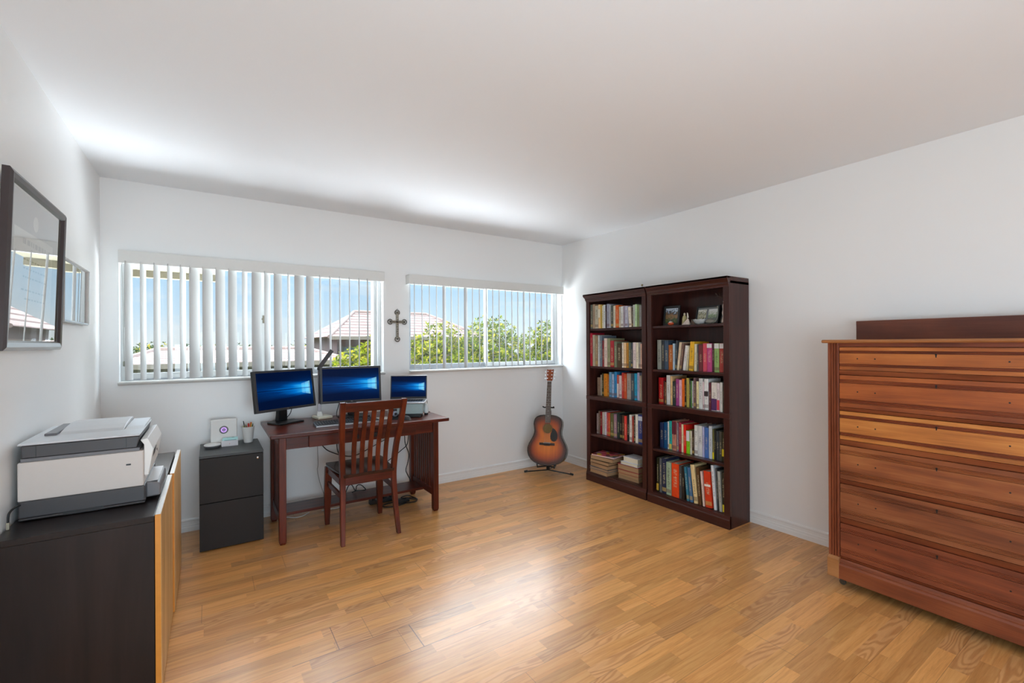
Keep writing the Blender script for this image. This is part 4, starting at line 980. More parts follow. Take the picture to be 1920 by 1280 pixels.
lg = text('YAMAHA', gt.o, M_wpl, (0, -.0245, .972), (PI / 2 - .2, 0, 0), .0135)
sm = MB()
for k in range(6):
    a = (k - 2.5) / 2.5
    sm.tube([(a * .027, -.0128, .222), (a * .018, -.0092, .852)], .0006, 4, cap=False)
gt.part('strings', sm, M_silver)

gs = Thing('guitar_stand', 'black folding metal stand holding the sunburst guitar', 'stand', (2.87, 3.665, 0))
# pole behind the guitar follows its back
gm = Matrix.Translation((2.795, 3.60, .108)) @ Matrix.Rotation(-.86, 4, 'Z') @ Matrix.Rotation(-.235, 4, 'X')
G = lambda x, y, z: tuple(gm @ Vector((x, y, z)))
hub = Vector((2.885, 3.685, .065))
gs.part('pole', MB().tube([tuple(hub), G(0, .14, -.02), G(0, .125, .10), G(0, .125, .55), G(0, .045, .60)], .008, 8), M_blk, smooth=True)
gs.part('yoke', MB().tube([G(-.055, -.012, .585), G(-.052, .03, .582), G(0, .045, .585), G(.052, .03, .582), G(.055, -.012, .585)], .007, 8), M_blk, smooth=True)
for nm, f in (('leg', (2.693, 3.835, .012)), ('leg', (3.032, 3.463, .012)), ('leg', (3.10, 3.83, .012))):
    fv = Vector(f); e = fv + (hub - fv).normalized() * .035
    gs.part(nm, MB().tube([tuple(hub), tuple(hub + Vector((0, 0, -.03))), f], .0065, 8), M_blk, smooth=True)
    gs.part('rubber_foot', MB().tube([f, tuple(e)], .011, 10), M_blk)
gs.part('hub', MB().lathe([(.014, .035), (.017, .04), (.017, .072), (.012, .076)], hub.x, hub.y, 0, 14), M_blk, auto=True)
for s in (-1, 1):
    gs.part('cradle_arm', MB().tube([(hub.x, hub.y, .075), G(s * .07, .10, -.012), G(s * .085, -.02, -.016), G(s * .088, -.03, .018)], .007, 8), M_blk, smooth=True)

# ------------------------------------------------------------------ two bookcases against the right wall
BX = 3.068
def bookcase(label, ya, yb, crown_over, group):
    """ya > yb: far and near side; shelves shared heights"""
    T_ = Thing('bookcase', label, 'bookcase', (3.2, (ya + yb) / 2, 0), group=group)
    xb_ = 3.328
    T_.part('side_panel', MB().box(BX + .018, xb_, ya - .018, ya, .0, 1.786), M_case, bevel=.001)
    T_.part('side_panel', MB().box(BX + .018, xb_, yb, yb + .018, .0, 1.786), M_case, bevel=.001)
    T_.part('back_panel', MB().box(xb_ - .005, xb_, yb + .018, ya - .018, .08, 1.77), M_case)
    for a, b in ((ya - .045, ya), (yb, yb + .045)):
        T_.part('stile', MB().box(BX, BX + .018, a, b, .0, .785), M_case, bevel=.003)
        T_.part('stile', MB().box(BX, BX + .018, a, b, .822, 1.735), M_case, bevel=.003)
    T_.part('middle_rail', MB().box(BX - .004, BX + .018, yb, ya, .785, .822).box(BX + .018, xb_ - .005, yb + .0185, ya - .0185, .79, .822), M_caseY, bevel=.004)
    for z in (.452, 1.108, 1.468):
        T_.part('shelf', MB().box(BX + .012, xb_ - .005, yb + .019, ya - .019, z - .02, z), M_caseY, bevel=.003)
    T_.part('bottom_shelf', MB().box(BX + .018, xb_ - .005, yb + .019, ya - .019, .073, .093), M_caseY, bevel=.002)
    T_.part('base_moulding', MB().prism([(BX - .008, 0), (BX - .008, .062), (BX - .004, .07), (BX - .004, .078), (BX, .09), (BX + .018, .09), (BX + .018, 0)], yb, ya, 'Y'), M_caseY)
    T_.part('top_board', MB().box(BX + .018, xb_, yb, ya, 1.752, 1.77), M_caseY)
    o1, o2 = crown_over
    n = 7; mb = MB(); pr_ = [(0, 1.725), (-.002, 1.738), (-.006, 1.745), (-.008, 1.76), (-.018, 1.775), (-.022, 1.785), (-.022, 1.80)]
    for i in range(n - 1):
        (d0, z0), (d1, z1) = pr_[i], pr_[i + 1]
        mb.hexa([(BX + d0, yb + (d0 if o2 else 0), z0), (xb_, yb + (d0 if o2 else 0), z0), (xb_, ya - (d0 if o1 else 0), z0), (BX + d0, ya - (d0 if o1 else 0), z0),
                 (BX + d1, yb + (d1 if o2 else 0), z1), (xb_, yb + (d1 if o2 else 0), z1), (xb_, ya - (d1 if o1 else 0), z1), (BX + d1, ya - (d1 if o1 else 0), z1)])
    # open inside: keep only the front band
    c_ = MB()
    for i in range(n - 1):
        (d0, z0), (d1, z1) = pr_[i], pr_[i + 1]
        ca, cb_ = ya - (d0 if o1 else 0), yb + (d0 if o2 else 0); da, db = ya - (d1 if o1 else 0), yb + (d1 if o2 else 0)
        c_.hexa([(BX + d0, cb_, z0), (BX + .02, cb_, z0), (BX + .02, ca, z0), (BX + d0, ca, z0), (BX + d1, db, z1), (BX + .02, db, z1), (BX + .02, da, z1), (BX + d1, da, z1)])
        if o1: c_.hexa([(BX + .02, ya, z0), (xb_, ya, z0), (xb_, ca, z0), (BX + .02, ca, z0), (BX + .02, ya, z1), (xb_, ya, z1), (xb_, da, z1), (BX + .02, da, z1)])
    T_.part('crown_moulding', c_, M_caseY)
    T_.part('top_cap', MB().box(BX - .022, xb_, yb, ya + (.022 if o1 else 0), 1.786, 1.801), M_caseY, bevel=.002)
    return T_
bookcase('dark mahogany bookcase nearer the guitar corner, with stacked books at its bottom', 3.306, 2.575, (True, False), 'pair of tall bookcases')
bookcase('dark mahogany bookcase nearer the dresser, with photo frames on its top shelf', 2.562, 1.836, (False, False), 'pair of tall bookcases')
fn = Thing('small_finial', 'tiny brass flower ornament standing on top of the bookcases', 'ornament', (3.12, 2.655, 1.801))
fn.part('stem', MB().tube([(3.12, 2.655, 1.801), (3.12, 2.655, 1.822)], .002, 6), M_pewd)
fn.part('head', MB().lathe([(0, .018), (.007, .020), (.009, .027), (.006, .034), (0, .036)], 3.12, 2.655, 1.801, 12), plain('dull_brass', (150, 128, 84), .4, .5), smooth=True)

# ------------------------------------------------------------------ books (y, width, height, spine x, lean in mm and milliradians, colour)
M_page = plain('book_pages', (222, 212, 188), .85, 0, .05, 200)
def cover_mat(name, rough):
    """cover cloth or paper: the object's own colour with a printed title block on the spine"""
    m, t = newmat(name)
    oi = t.n('ShaderNodeObjectInfo'); rnd_ = oi.outputs['Random']; base = oi.outputs['Color']
    g = t.xyz(t.coord('Generated')); nrm = t.xyz(t.coord('Normal'))
    sp = t.m('LESS_THAN', nrm[0], -.6)
    inx = t.m('LESS_THAN', t.m('ABSOLUTE', t.m('SUBTRACT', g[1], .5)), .24)
    z0 = t.m('MULTIPLY_ADD', rnd_, .2, .22); z1 = t.m('MULTIPLY_ADD', t.m('FRACT', t.m('MULTIPLY', rnd_, 7.3)), .25, .62)
    inz = t.m('MULTIPLY', t.m('GREATER_THAN', g[2], z0), t.m('LESS_THAN', g[2], z1))
    nz_ = t.noise(t.comb(t.m('MULTIPLY', g[1], 3.0), t.m('MULTIPLY', rnd_, 50.0), t.m('MULTIPLY', g[2], 80.0)), 1.0, 1, .5)
    ink = t.m('MULTIPLY', t.m('MULTIPLY', sp, inx), t.m('MULTIPLY', inz, t.m('GREATER_THAN', nz_, .52)))
    band = t.m('MULTIPLY', sp, t.m('MULTIPLY', t.m('GREATER_THAN', t.m('FRACT', t.m('MULTIPLY', rnd_, 13.7)), .62), t.m('LESS_THAN', t.m('ABSOLUTE', t.m('SUBTRACT', g[2], .12)), .055)))
    bw = t.n('ShaderNodeRGBToBW'); t.put(bw, 0, base)
    dark = t.m('GREATER_THAN', bw.outputs[0], .22)
    inkc = t.mix(dark, lin((214, 200, 160)), lin((52, 40, 40)))
    c = t.mix(t.m('MULTIPLY', ink, .55), base, inkc)
    c = t.mix(t.m('MULTIPLY', band, .6), c, t.mix(dark, lin((190, 160, 90)), lin((110, 70, 60))))
    mo = t.noise(t.comb(t.m('MULTIPLY', g[1], 2.0), t.m('MULTIPLY', rnd_, 30.0), t.m('MULTIPLY', g[2], 9.0)), 1.0, 2)
    cc = t.vm('SCALE', c); t.put(cc.node, 'Scale', t.m('MULTIPLY_ADD', mo, .4, .8))
    t.out(t.bsdf(cc, rough, 0, Specular_IOR_Level=.3)); return m
M_cov = cover_mat('printed_book_cover', .4)
def book(label, group, loc, w, h, depth, rgb, lean=0.0, two=None, flat=False, rotz=0.0):
    """spine faces -x at local x = 0; stands on its bottom, or lies flat with the spine to -x"""
    T_ = Thing('book', label, 'book', loc, world=False, group=group)
    T_.o.rotation_euler = (lean, 0, rotz)
    th = .0022; hw = w / 2
    if not flat:
        n = 4; arc = [(.0022 * (1 - math.cos(PI / 2 * (1 - abs(2 * k / n - 1)))) * -1 + .0022, -hw + w * k / n) for k in range(n + 1)]
        poly = [(depth, -hw), (depth, -hw + th), (.004, -hw + th), (.004, hw - th), (depth, hw - th), (depth, hw)] + [(x, y) for x, y in reversed(arc)]
        c = T_.part('cover', MB().prism(poly, 0, h), M_cov)
        T_.part('pages', MB().box(.004, depth - .004, -hw + th, hw - th, .003, h - .004), M_page)
    else:
        c = T_.part('cover', MB().box(0, depth, -h / 2, h / 2, 0, th).box(0, depth, -h / 2, h / 2, w - th, w).box(0, .003, -h / 2, h / 2, th, w - th), M_cov)
        T_.part('pages', MB().box(.003, depth - .004, -h / 2 + .004, h / 2 - .004, th, w - th), M_page)
    c.color = lin(rgb)
    if two:
        z0, z1, rgb2, nm = two
        T_.part(nm, MB().box(-.0006, .0004, -hw * .98, hw * .98, h * z0, h * z1), plain('spine_band_' + nm, rgb2, .5), label='%s on the spine' % nm.replace('_', ' '))
    return T_
BOOKS = {
'L1':[(3235,27,230,3072,0,'dark grey green',(90,95,85)),(3204,29,233,3072,0,'brown and cream',(160,135,110)),(3166,43,216,3072,0,'stone',(185,178,155)),(3129,25,225,3072,0,'light tan',(230,190,130)),(3106,16,220,3072,0,'mustard',(195,160,60)),(3086,16,211,3072,0,'cream',(215,205,175)),(3064,24,217,3072,0,'frost white',(205,210,210)),(3044,14,213,3072,0,'dark plum',(60,40,50)),(3016,33,222,3072,0,'lavender grey',(150,150,165)),(2992,12,214,3072,0,'pale grey',(185,187,190)),(2968,28,205,3072,0,'charcoal green',(75,80,72)),(2938,25,200,3072,0,'ivory',(205,198,175)),(2904,38,203,3072,0,'orange',(205,90,25)),(2872,20,187,3072,0,'beige',(195,185,160)),(2846,26,188,3072,0,'white',(220,220,215)),(2822,18,191,3072,0,'mauve grey',(160,145,155)),(2795,29,187,3072,0,'pale lavender',(185,187,205)),(2750,32,176,3072,71,'creamy white',(228,218,198)),(2727,11,172,3072,0,'dark brown',(75,50,40)),(2708,23,191,3072,0,'silver green',(175,180,170)),(2686,18,194,3072,0,'light green',(185,215,165)),(2663,23,187,3072,0,'olive green',(120,135,90)),(2638,23,183,3072,0,'grey',(130,130,128))],
'L2':[(3241,29,317,3072,0,'crimson',(175,30,50)),(3206,31,299,3072,0,'stone grey',(175,165,140)),(3170,32,288,3072,0,'tan brown',(150,122,90)),(3140,19,294,3072,0,'pale white',(205,208,205)),(3113,29,290,3072,0,'blue grey',(112,125,138)),(3082,20,244,3072,0,'dark red',(130,35,42)),(3050,38,265,3072,0,'pink white',(220,198,185)),(3011,35,264,3072,0,'khaki',(152,150,112)),(2968,43,242,3072,0,'bright red',(170,40,48)),(2926,32,236,3072,0,'sage grey',(118,125,98)),(2882,49,215,3072,0,'dark brown',(82,62,42)),(2839,19,225,3072,0,'warm white',(225,215,200)),(2814,25,223,3072,0,'peach tan',(232,198,150)),(2785,25,222,3072,0,'ochre and black',(185,130,45)),(2758,22,225,3072,0,'moss green',(95,105,85)),(2736,18,221,3072,0,'slate',(62,68,78)),(2706,33,225,3072,0,'rosy white',(218,202,198)),(2674,24,222,3072,0,'cream',(226,216,190)),(2649,22,224,3072,0,'greige',(160,152,142)),(2628,17,214,3072,0,'peach',(220,175,150))],
'L3':[(3226,40,172,3155,0,'taupe',(150,125,105)),(3193,17,199,3154,0,'light taupe',(178,168,150)),(3170,22,215,3153,0,'dark olive',(62,62,42)),(3131,47,213,3151,0,'orange',(220,138,35)),(3095,17,208,3150,0,'amber brown',(185,100,25)),(3068,30,231,3149,0,'powder blue',(110,165,200)),(3033,27,215,3147,0,'lavender blue',(165,185,215)),(2999,31,238,3146,0,'sky blue',(55,140,195)),(2966,22,211,3144,0,'coral and white',(212,100,85)),(2936,31,206,3143,0,'blush white',(226,204,200)),(2904,24,235,3141,0,'red',(200,62,52)),(2874,30,227,3140,0,'burnt orange',(208,85,40)),(2829,45,233,3138,0,'grey tan',(172,158,148)),(2784,34,235,3136,0,'slate blue',(72,85,95)),(2746,30,237,3134,0,'turquoise',(35,160,198)),(2716,22,245,3132,0,'pale violet',(188,188,215)),(2692,20,220,3131,0,'oatmeal',(195,182,162)),(2672,11,231,3130,0,'pale grey green',(170,178,165))],
'L4':[(3234,22,193,3143,0,'rose grey',(168,150,146)),(3210,18,219,3142,0,'umber grey',(122,102,90)),(3182,24,215,3140,0,'dark red',(140,28,36)),(3150,27,215,3138,0,'linen',(195,184,172)),(3119,25,219,3136,0,'lilac white',(212,206,216)),(3093,17,219,3134,0,'raspberry',(200,70,75)),(3069,21,218,3132,0,'vermilion',(212,85,50)),(3030,42,220,3129,0,'dark moss',(98,96,55)),(2985,37,218,3126,0,'mauve',(150,115,132)),(2944,30,231,3123,0,'bottle green',(42,58,52)),(2911,25,221,3121,0,'black',(38,32,30)),(2882,22,221,3119,0,'chocolate',(88,62,45)),(2851,29,218,3116,0,'coral red',(222,68,58)),(2818,24,230,3114,0,'jet black',(28,26,28)),(2788,28,237,3112,0,'white',(222,218,208)),(2760,18,227,3109,0,'brick brown',(165,60,48)),(2739,15,237,3108,0,'soft black',(48,44,42)),(2714,28,251,3106,0,'ivory',(226,220,205)),(2668,48,253,3102,0,'navy blue',(50,66,135))],
'R2':[(2479,39,244,3118,0,'stone grey',(150,152,142)),(2442,26,238,3118,0,'dark slate',(52,54,58)),(2409,37,237,3118,0,'steel blue',(66,82,100)),(2368,37,202,3118,0,'orange brown',(172,92,28)),(2338,17,213,3118,0,'pale blue',(175,195,208)),(2320,14,237,3118,-53,'grey black',(62,66,72)),(2300,22,224,3118,-118,'cream',(222,200,168)),(2278,18,215,3118,-123,'mauve brown',(125,95,85)),(2242,28,197,3118,-129,'bright white',(226,222,216)),(2218,12,192,3118,-101,'pale cream',(210,200,165)),(2182,40,227,3118,-68,'yellow',(232,180,45)),(2143,23,209,3118,-24,'buff',(215,205,175)),(2122,13,206,3118,0,'dark grey',(88,84,84)),(2096,32,205,3118,0,'maroon',(112,52,55)),(2060,32,214,3118,0,'rose red',(208,80,95)),(2022,40,214,3118,0,'magenta pink',(188,72,125)),(1993,13,214,3118,0,'dark maroon',(75,35,42)),(1964,37,214,3118,0,'green',(150,182,108)),(1923,37,214,3118,0,'brick red',(172,70,62))],
'R3':[(2475,45,216,3133,0,'red',(185,28,34)),(2444,10,190,3131,0,'dark red brown',(95,35,32)),(2428,13,181,3130,0,'brown',(120,80,55)),(2399,35,239,3129,0,'white',(218,216,210)),(2368,18,234,3127,0,'light tan',(226,184,130)),(2341,29,193,3126,0,'forest black',(50,62,58)),(2310,26,214,3124,0,'magenta purple',(162,66,130)),(2280,24,209,3123,0,'pale pink',(226,180,196)),(2254,22,220,3121,0,'orange',(232,105,22)),(2233,13,215,3120,0,'black brown',(42,32,26)),(2210,24,229,3119,0,'olive gold',(180,165,80)),(2191,9,227,3118,0,'black',(35,35,32)),(2179,9,210,3117,0,'grass green',(85,132,62)),(2166,10,208,3117,0,'light grey',(198,200,198)),(2148,20,235,3115,0,'mauve brown',(112,84,84)),(2122,19,208,3114,0,'lemon cream',(228,218,165)),(2093,30,233,3112,0,'greyish white',(215,216,212)),(2070,11,212,3111,0,'pink white',(222,196,198)),(2044,33,233,3109,0,'snow white',(228,228,224)),(2013,18,205,3108,0,'dark maroon',(98,38,50)),(1978,42,210,3105,0,'cream and purple',(222,214,204)),(1944,20,209,3103,0,'white and red',(222,205,205)),(1920,19,214,3102,0,'clean white',(224,222,216)),(1900,14,207,3101,0,'dark mottled',(70,66,50))],
'R4':[(2480,36,210,3146,0,'navy and gold',(36,50,88)),(2441,33,217,3145,0,'deep teal blue',(20,80,128)),(2414,13,228,3145,0,'white',(215,215,210)),(2392,24,235,3144,0,'teal',(45,172,165)),(2356,39,240,3144,0,'maroon and peach',(200,135,112)),(2324,18,229,3143,0,'purple grey',(128,112,125)),(2300,22,236,3143,0,'crimson',(165,38,60)),(2278,17,224,3142,0,'cream',(228,214,170)),(2256,22,223,3142,0,'bright red',(225,38,26)),(2226,29,182,3141,0,'lime green',(140,198,35)),(2200,16,183,3141,0,'pale cream',(212,205,180)),(2181,17,189,3140,0,'dark brown',(70,50,40)),(2154,28,235,3140,0,'white and black',(222,222,216)),(2119,35,236,3139,0,'silver white',(208,208,206)),(2091,15,233,3139,0,'lavender',(180,178,210)),(2064,31,230,3138,0,'blue',(72,112,175)),(2031,26,246,3138,0,'pale blue grey',(200,206,210)),(2007,12,228,3137,0,'olive',(110,105,55)),(1993,11,226,3137,0,'black',(32,32,28)),(1972,21,219,3136,0,'dark slate',(58,62,66)),(1949,20,219,3136,0,'graphite',(78,76,68)),(1924,24,220,3135,0,'black and yellow',(60,56,32))],
'R5':[(2487,21,281,3100,0,'black olive',(42,42,26)),(2458,21,283,3100,0,'gunmetal',(92,94,96)),(2423,40,287,3100,0,'midnight blue',(40,46,72)),(2378,46,265,3100,0,'pale sage',(158,178,148)),(2316,67,267,3100,0,'orange red',(232,72,26)),(2268,22,262,3100,0,'dark grey',(72,72,72)),(2243,19,263,3100,0,'black brown',(42,34,28)),(2200,23,262,3100,95,'teal',(50,122,145)),(2170,29,265,3100,87,'steel blue',(70,108,145)),(2130,36,292,3100,111,'cream yellow',(230,204,148)),(2096,27,281,3100,75,'dark umber',(92,62,35)),(2064,16,259,3100,87,'blush cream',(228,200,185)),(2022,59,269,3100,63,'red orange',(215,62,30)),(1970,22,325,3100,78,'white',(220,222,224)),(1949,9,307,3100,33,'dark charcoal',(50,50,50)),(1927,23,291,3100,55,'silver and yellow',(175,175,165)),(1901,21,290,3100,28,'black and yellow',(48,46,32))],
}
SHELF = {'L1': (1.468, 'top'), 'L2': (1.108, 'second'), 'L3': (.822, 'third'), 'L4': (.452, 'fourth'), 'R2': (1.108, 'second'), 'R3': (.822, 'third'), 'R4': (.452, 'fourth'), 'R5': (.093, 'bottom')}
TWO = {('R2', 'magenta pink'): (.84, .98, (226, 220, 220), 'white_band'), ('R2', 'green'): (.82, .99, (222, 222, 216), 'white_band'), ('R2', 'brick red'): (.82, .99, (224, 220, 218), 'white_band'),
       ('R3', 'cream and purple'): (.02, .43, (86, 44, 98), 'purple_block'), ('R3', 'white and red'): (.05, .40, (212, 62, 80), 'red_block'), ('R3', 'snow white'): (.44, .60, (60, 50, 50), 'dark_block'),
       ('R4', 'maroon and peach'): (.55, .99, (104, 26, 44), 'maroon_block'), ('R4', 'lime green'): (.55, .99, (224, 222, 226), 'white_block'), ('R4', 'black and yellow'): (.18, .42, (222, 204, 40), 'yellow_block'),
       ('R4', 'olive'): (.02, .24, (226, 208, 30), 'yellow_block'), ('R5', 'black and yellow'): (.02, .2, (230, 210, 40), 'yellow_block'), ('R5', 'black olive'): (.04, .24, (206, 168, 60), 'gold_block'),
       ('R4', 'teal'): (.02, .2, (216, 196, 92), 'yellow_block'), ('R5', 'red orange'): (.58, .64, (238, 226, 214), 'white_band'), ('L1', 'light tan'): (.45, .8, (222, 214, 190), 'cream_block'),
       ('L4', 'navy blue'): (.8, .95, (208, 212, 224), 'pale_block'), ('L3', 'coral and white'): (.02, .62, (226, 216, 208), 'white_block')}
for sh, rows in BOOKS.items():
    zs, nm = SHELF[sh]; side = 'guitar-side' if sh[0] == 'L' else 'dresser-side'
    top_ = 9.0
    for i, (y, w_, h_, x_, ln, cn, rgb) in enumerate(rows):
        y, w_, h_, x_, ln = y / 1000, w_ / 1000, h_ / 1000, x_ / 1000, ln / 1000
        hi, lo = min(y + w_ / 2, top_), y - w_ / 2
        if x_ < .087 + 3: lo = max(lo, 2.6208 if sh[0] == 'L' else 1.8818); hi = min(hi, 3.2602 if sh[0] == 'L' else 2.5162)
        y, w_ = (hi + lo) / 2, hi - lo; top_ = lo - .0006
        if ln: w_ *= .88
        size = 'slim' if w_ < .019 else ('thick' if w_ > .036 else '')
        nb = rows[i + 1][5] if i + 1 < len(rows) else rows[i - 1][5]
        lab = ' '.join(('%s %s book beside the %s one, %s shelf of %s bookcase' % (size, cn, nb, nm, side)).split())
        dep = min(.165 + .03 * ((i * 5) % 3) / 2, 3.318 - x_)
        b_ = book(lab, 'books on the %s shelf of the %s bookcase' % (nm, side), (x_, y, zs + .0008), w_, h_, dep, rgb, 0, TWO.get((sh, cn)))
        if ln:
            a = -ln; b_.o.rotation_euler = (a, 0, 0)
            # stand on the lower corner
            b_.o.location.z = zs + .0008 + abs(math.sin(a)) * w_ / 2
# stacked books at the bottom of the guitar-side bookcase: (z0, z1, y0, y1, x0, depth, colour)
lay = [('flat tan book at the foot of the taller stack', .0935, .131, 3.012, 3.255, 3.045, .21, (150, 118, 84), .0, 'tall'),
       ('thin blue grey book second from the foot of the taller stack', .1315, .153, 2.998, 3.25, 3.040, .21, (112, 118, 128), .04, 'tall'),
       ('brown book in the middle of the taller stack', .1535, .190, 3.0, 3.252, 3.045, .20, (120, 84, 52), -.03, 'tall'),
       ('dark tan book second below the album of the taller stack', .1905, .223, 3.0, 3.25, 3.042, .21, (92, 66, 46), .05, 'tall'),
       ('large olive brown album under the patterned paperback', .2235, .262, 2.965, 3.25, 3.045, .24, (72, 56, 38), .12, 'tall'),
       ('thin beige book at the foot of the shorter stack', .0935, .118, 2.715, 2.965, 3.125, .18, (166, 140, 108), .05, 'short'),
       ('beige book second from the foot of the shorter stack', .1185, .146, 2.71, 2.96, 3.120, .18, (150, 120, 86), .03, 'short'),
       ('salmon brown book in the middle of the shorter stack', .1465, .178, 2.71, 2.96, 3.115, .18, (170, 92, 66), .06, 'short'),
       ('crimson book with brownish pages under the two white ones', .1785, .228, 2.705, 2.962, 3.115, .18, (146, 26, 54), .03, 'short'),
       ('thin white book lying under the thick white one', .2285, .255, 2.72, 2.93, 3.12, .16, (226, 226, 228), .03, 'short'),
       ('thick white book topping the shorter stack', .2555, .300, 2.72, 2.905, 3.13, .15, (230, 230, 234), .0, 'short')]
M_page2 = plain('aged_brown_pages', (176, 140, 102), .85, 0, .08, 200)
for lab, z0, z1, y0, y1, x0, dp, rgb, rz, st in lay:
    T_ = Thing('book', lab + ', bottom shelf', 'book', ((2 * x0 + dp) / 2, (y0 + y1) / 2, z0), rz, 'books stacked flat in the %s pile' % ('taller' if st == 'tall' else 'shorter'), world=False)
    w_, h_, hy, hx = z1 - z0 - .0005, 0, (y1 - y0) / 2 * .93, dp / 2 * .93
    # page edges look out of the shelf: the spine is at the back
    c = T_.part('cover', MB().box(-hx, hx, -hy, hy, 0, .003).box(-hx, hx, -hy, hy, w_ - .003, w_).box(hx - .003, hx, -hy, hy, .003, w_ - .003), M_cov)
    T_.part('pages', MB().box(-hx + .004, hx - .003, -hy + .004, hy - .004, .003, w_ - .003), M_page2 if rgb[2] < 200 else M_page); c.color = lin(rgb)
M_pat, t = newmat('patterned_magazine_cover')
vo = t.n('ShaderNodeTexVoronoi'); t.put(vo, 'Vector', t.coord()); vo.inputs['Scale'].default_value = 22
sp_ = t.n('ShaderNodeSeparateColor'); t.put(sp_, 0, vo.outputs['Color'])
t.out(t.bsdf(t.ramp(sp_.outputs[0], [(0, lin((40, 30, 28))), (.25, lin((190, 44, 60))), (.45, lin((232, 120, 150))), (.6, lin((224, 176, 50))), (.75, lin((190, 96, 40))), (.9, lin((120, 130, 150)))]), .3))
T_ = Thing('magazine', 'brightly patterned pink and orange paperback topping the taller book stack', 'magazine', (3.150, 3.10, .2625), .2, world=False)
T_.part('cover', MB().box(-.095, .095, -.125, .125, .012, .014).box(.093, .095, -.125, .125, 0, .014), M_pat)
T_.part('pages', MB().box(-.093, .093, -.123, .123, 0, .012), plain('pinkish_pages', (228, 190, 180), .8, 0, .04, 200))

# ------------------------------------------------------------------ things on the top shelf of the dresser-side bookcase
zt = 1.4688
def photo(name, a, b, c, d):
    m, t = newmat(name)
    P_ = t.xyz(t.coord('Generated'))
    n1 = t.noise(t.coord('Generated'), 6, 4, .6)
    f = t.m('MULTIPLY_ADD', n1, .9, t.m('MULTIPLY_ADD', P_[2], .7, -.45))
    t.out(t.bsdf(t.ramp(f, [(.1, lin(a)), (.35, lin(b)), (.5, lin(c)), (.62, lin(d))]), .2)); return m
def shelf_frame(label, x, y, w_, h_, rz, tilt, bw, ph_list, mat_rgb):
    T_ = Thing('photo_frame', label, 'photo frame', (x, y, zt + .004), rz, world=False)
    M = Matrix.Rotation(tilt, 4, 'Y') @ Matrix.Identity(4)
    def P(nm, mb, m_, **k): return T_.part(nm, rot(mb, M), m_, **k)
    P('frame_border', MB().box(0, .014, -w_ / 2, w_ / 2, 0, bw).box(0, .014, -w_ / 2, w_ / 2, h_ - bw, h_).box(0, .014, -w_ / 2, -w_ / 2 + bw, bw, h_ - bw).box(0, .014, w_ / 2 - bw, w_ / 2, bw, h_ - bw), M_blk, bevel=.001)
    P('mount', MB().box(.006, .012, -w_ / 2 + bw, w_ / 2 - bw, bw, h_ - bw), plain('frame_mount_%d' % int(x * 1000 + y * 10), mat_rgb, .7))
    for a, b, c, d, m_ in ph_list: P('photo', MB().box(.0045, .006, a, b, c, d), m_)
    P('easel_leg', MB().hexa([(.014, -.012, h_ * .7), (.018, -.012, h_ * .7), (.018, .012, h_ * .7), (.014, .012, h_ * .7), (.06, -.018, 0), (.064, -.018, 0), (.064, .018, 0), (.06, .018, 0)]) if False else MB().box(.014, .017, -.02, .02, .012, h_ * .7), M_blk)
    return T_
shelf_frame('black portrait photo frame on the top shelf, behind the orange figurine', 3.19, 2.418, .145, .165, .12, .14, .017,
            [(-.055, .055, .02, .145, photo('landscape_photo', (60, 80, 40), (150, 110, 70), (40, 48, 52), (176, 186, 198)))], (30, 36, 32))
shelf_frame('wide black double photo frame leaning back on the top shelf', 3.20, 2.105, .21, .145, -.10, .22, .012,
            [(.012, .09, .018, .118, photo('family_photo_one', (90, 84, 60), (196, 190, 160), (120, 116, 84), (216, 214, 200))), (-.085, -.008, .018, .118, photo('family_photo_two', (120, 120, 116), (150, 170, 130), (206, 204, 190), (224, 224, 220)))], (120, 122, 122))
pk = Thing('pumpkin_figurine', 'tiny orange and white figurine before the portrait photo frame', 'figurine', (3.135, 2.375, zt))
pb = MB(); n = 24
for j in range(9):
    v = PI * j / 8
    for k in range(n):
        a = 2 * PI * k / n; r_ = .022 * math.sin(v) * (1 + .1 * abs(math.cos(4 * a))) + .0003
        pb.v.append((3.135 + r_ * math.cos(a) * .8, 2.375 + r_ * math.sin(a) * 1.1, zt + .015 - .015 * math.cos(v)))
for j in range(8):
    for k in range(n): pb.f.append((j * n + k, j * n + (k + 1) % n, (j + 1) * n + (k + 1) % n, (j + 1) * n + k))
pk.part('body', pb, plain('figurine_orange', (206, 84, 40), .35), smooth=True)
pk.part('white_cap', MB().lathe([(.017, .024), (.014, .031), (.006, .034), (0, .034)], 3.135, 2.375, zt, 16), plain('figurine_white', (226, 214, 200), .4), smooth=True)
pk.part('stem', MB().lathe([(.007, .033), (.006, .042), (.003, .047), (0, .048)], 3.135, 2.375, zt, 10), plain('figurine_grey', (84, 84, 80), .5), smooth=True)
fg = Thing('angel_figurine', 'small cream robed figurine behind the speckled stone on the shelf', 'figurine', (3.18, 2.275, zt))
fg.part('robe', MB().lathe([(.021, 0), (.022, .006), (.019, .03), (.018, .055), (.013, .072), (.007, .08), (0, .081)], 3.18, 2.278, zt, 18), plain('mottled_cream_robe', (186, 172, 122), .6, 0, .2, 40), smooth=True)
fg.part('head', MB().lathe([(0, .078), (.007, .081), (.009, .089), (.006, .097), (0, .099)], 3.18, 2.278, zt, 14), plain('pale_face', (206, 190, 168), .5), smooth=True)
fg.part('wing', MB().hexa([(3.172, 2.236, zt + .06), (3.176, 2.236, zt + .06), (3.178, 2.252, zt + .05), (3.174, 2.252, zt + .05), (3.172, 2.242, zt + .095), (3.175, 2.242, zt + .095), (3.176, 2.252, zt + .10), (3.173, 2.252, zt + .10)]), plain('ivory_wing', (224, 214, 196), .5), bevel=.001)
st2 = Thing('stone', 'speckled white triangular stone in front of the cream figurine', 'stone', (3.13, 2.225, zt))
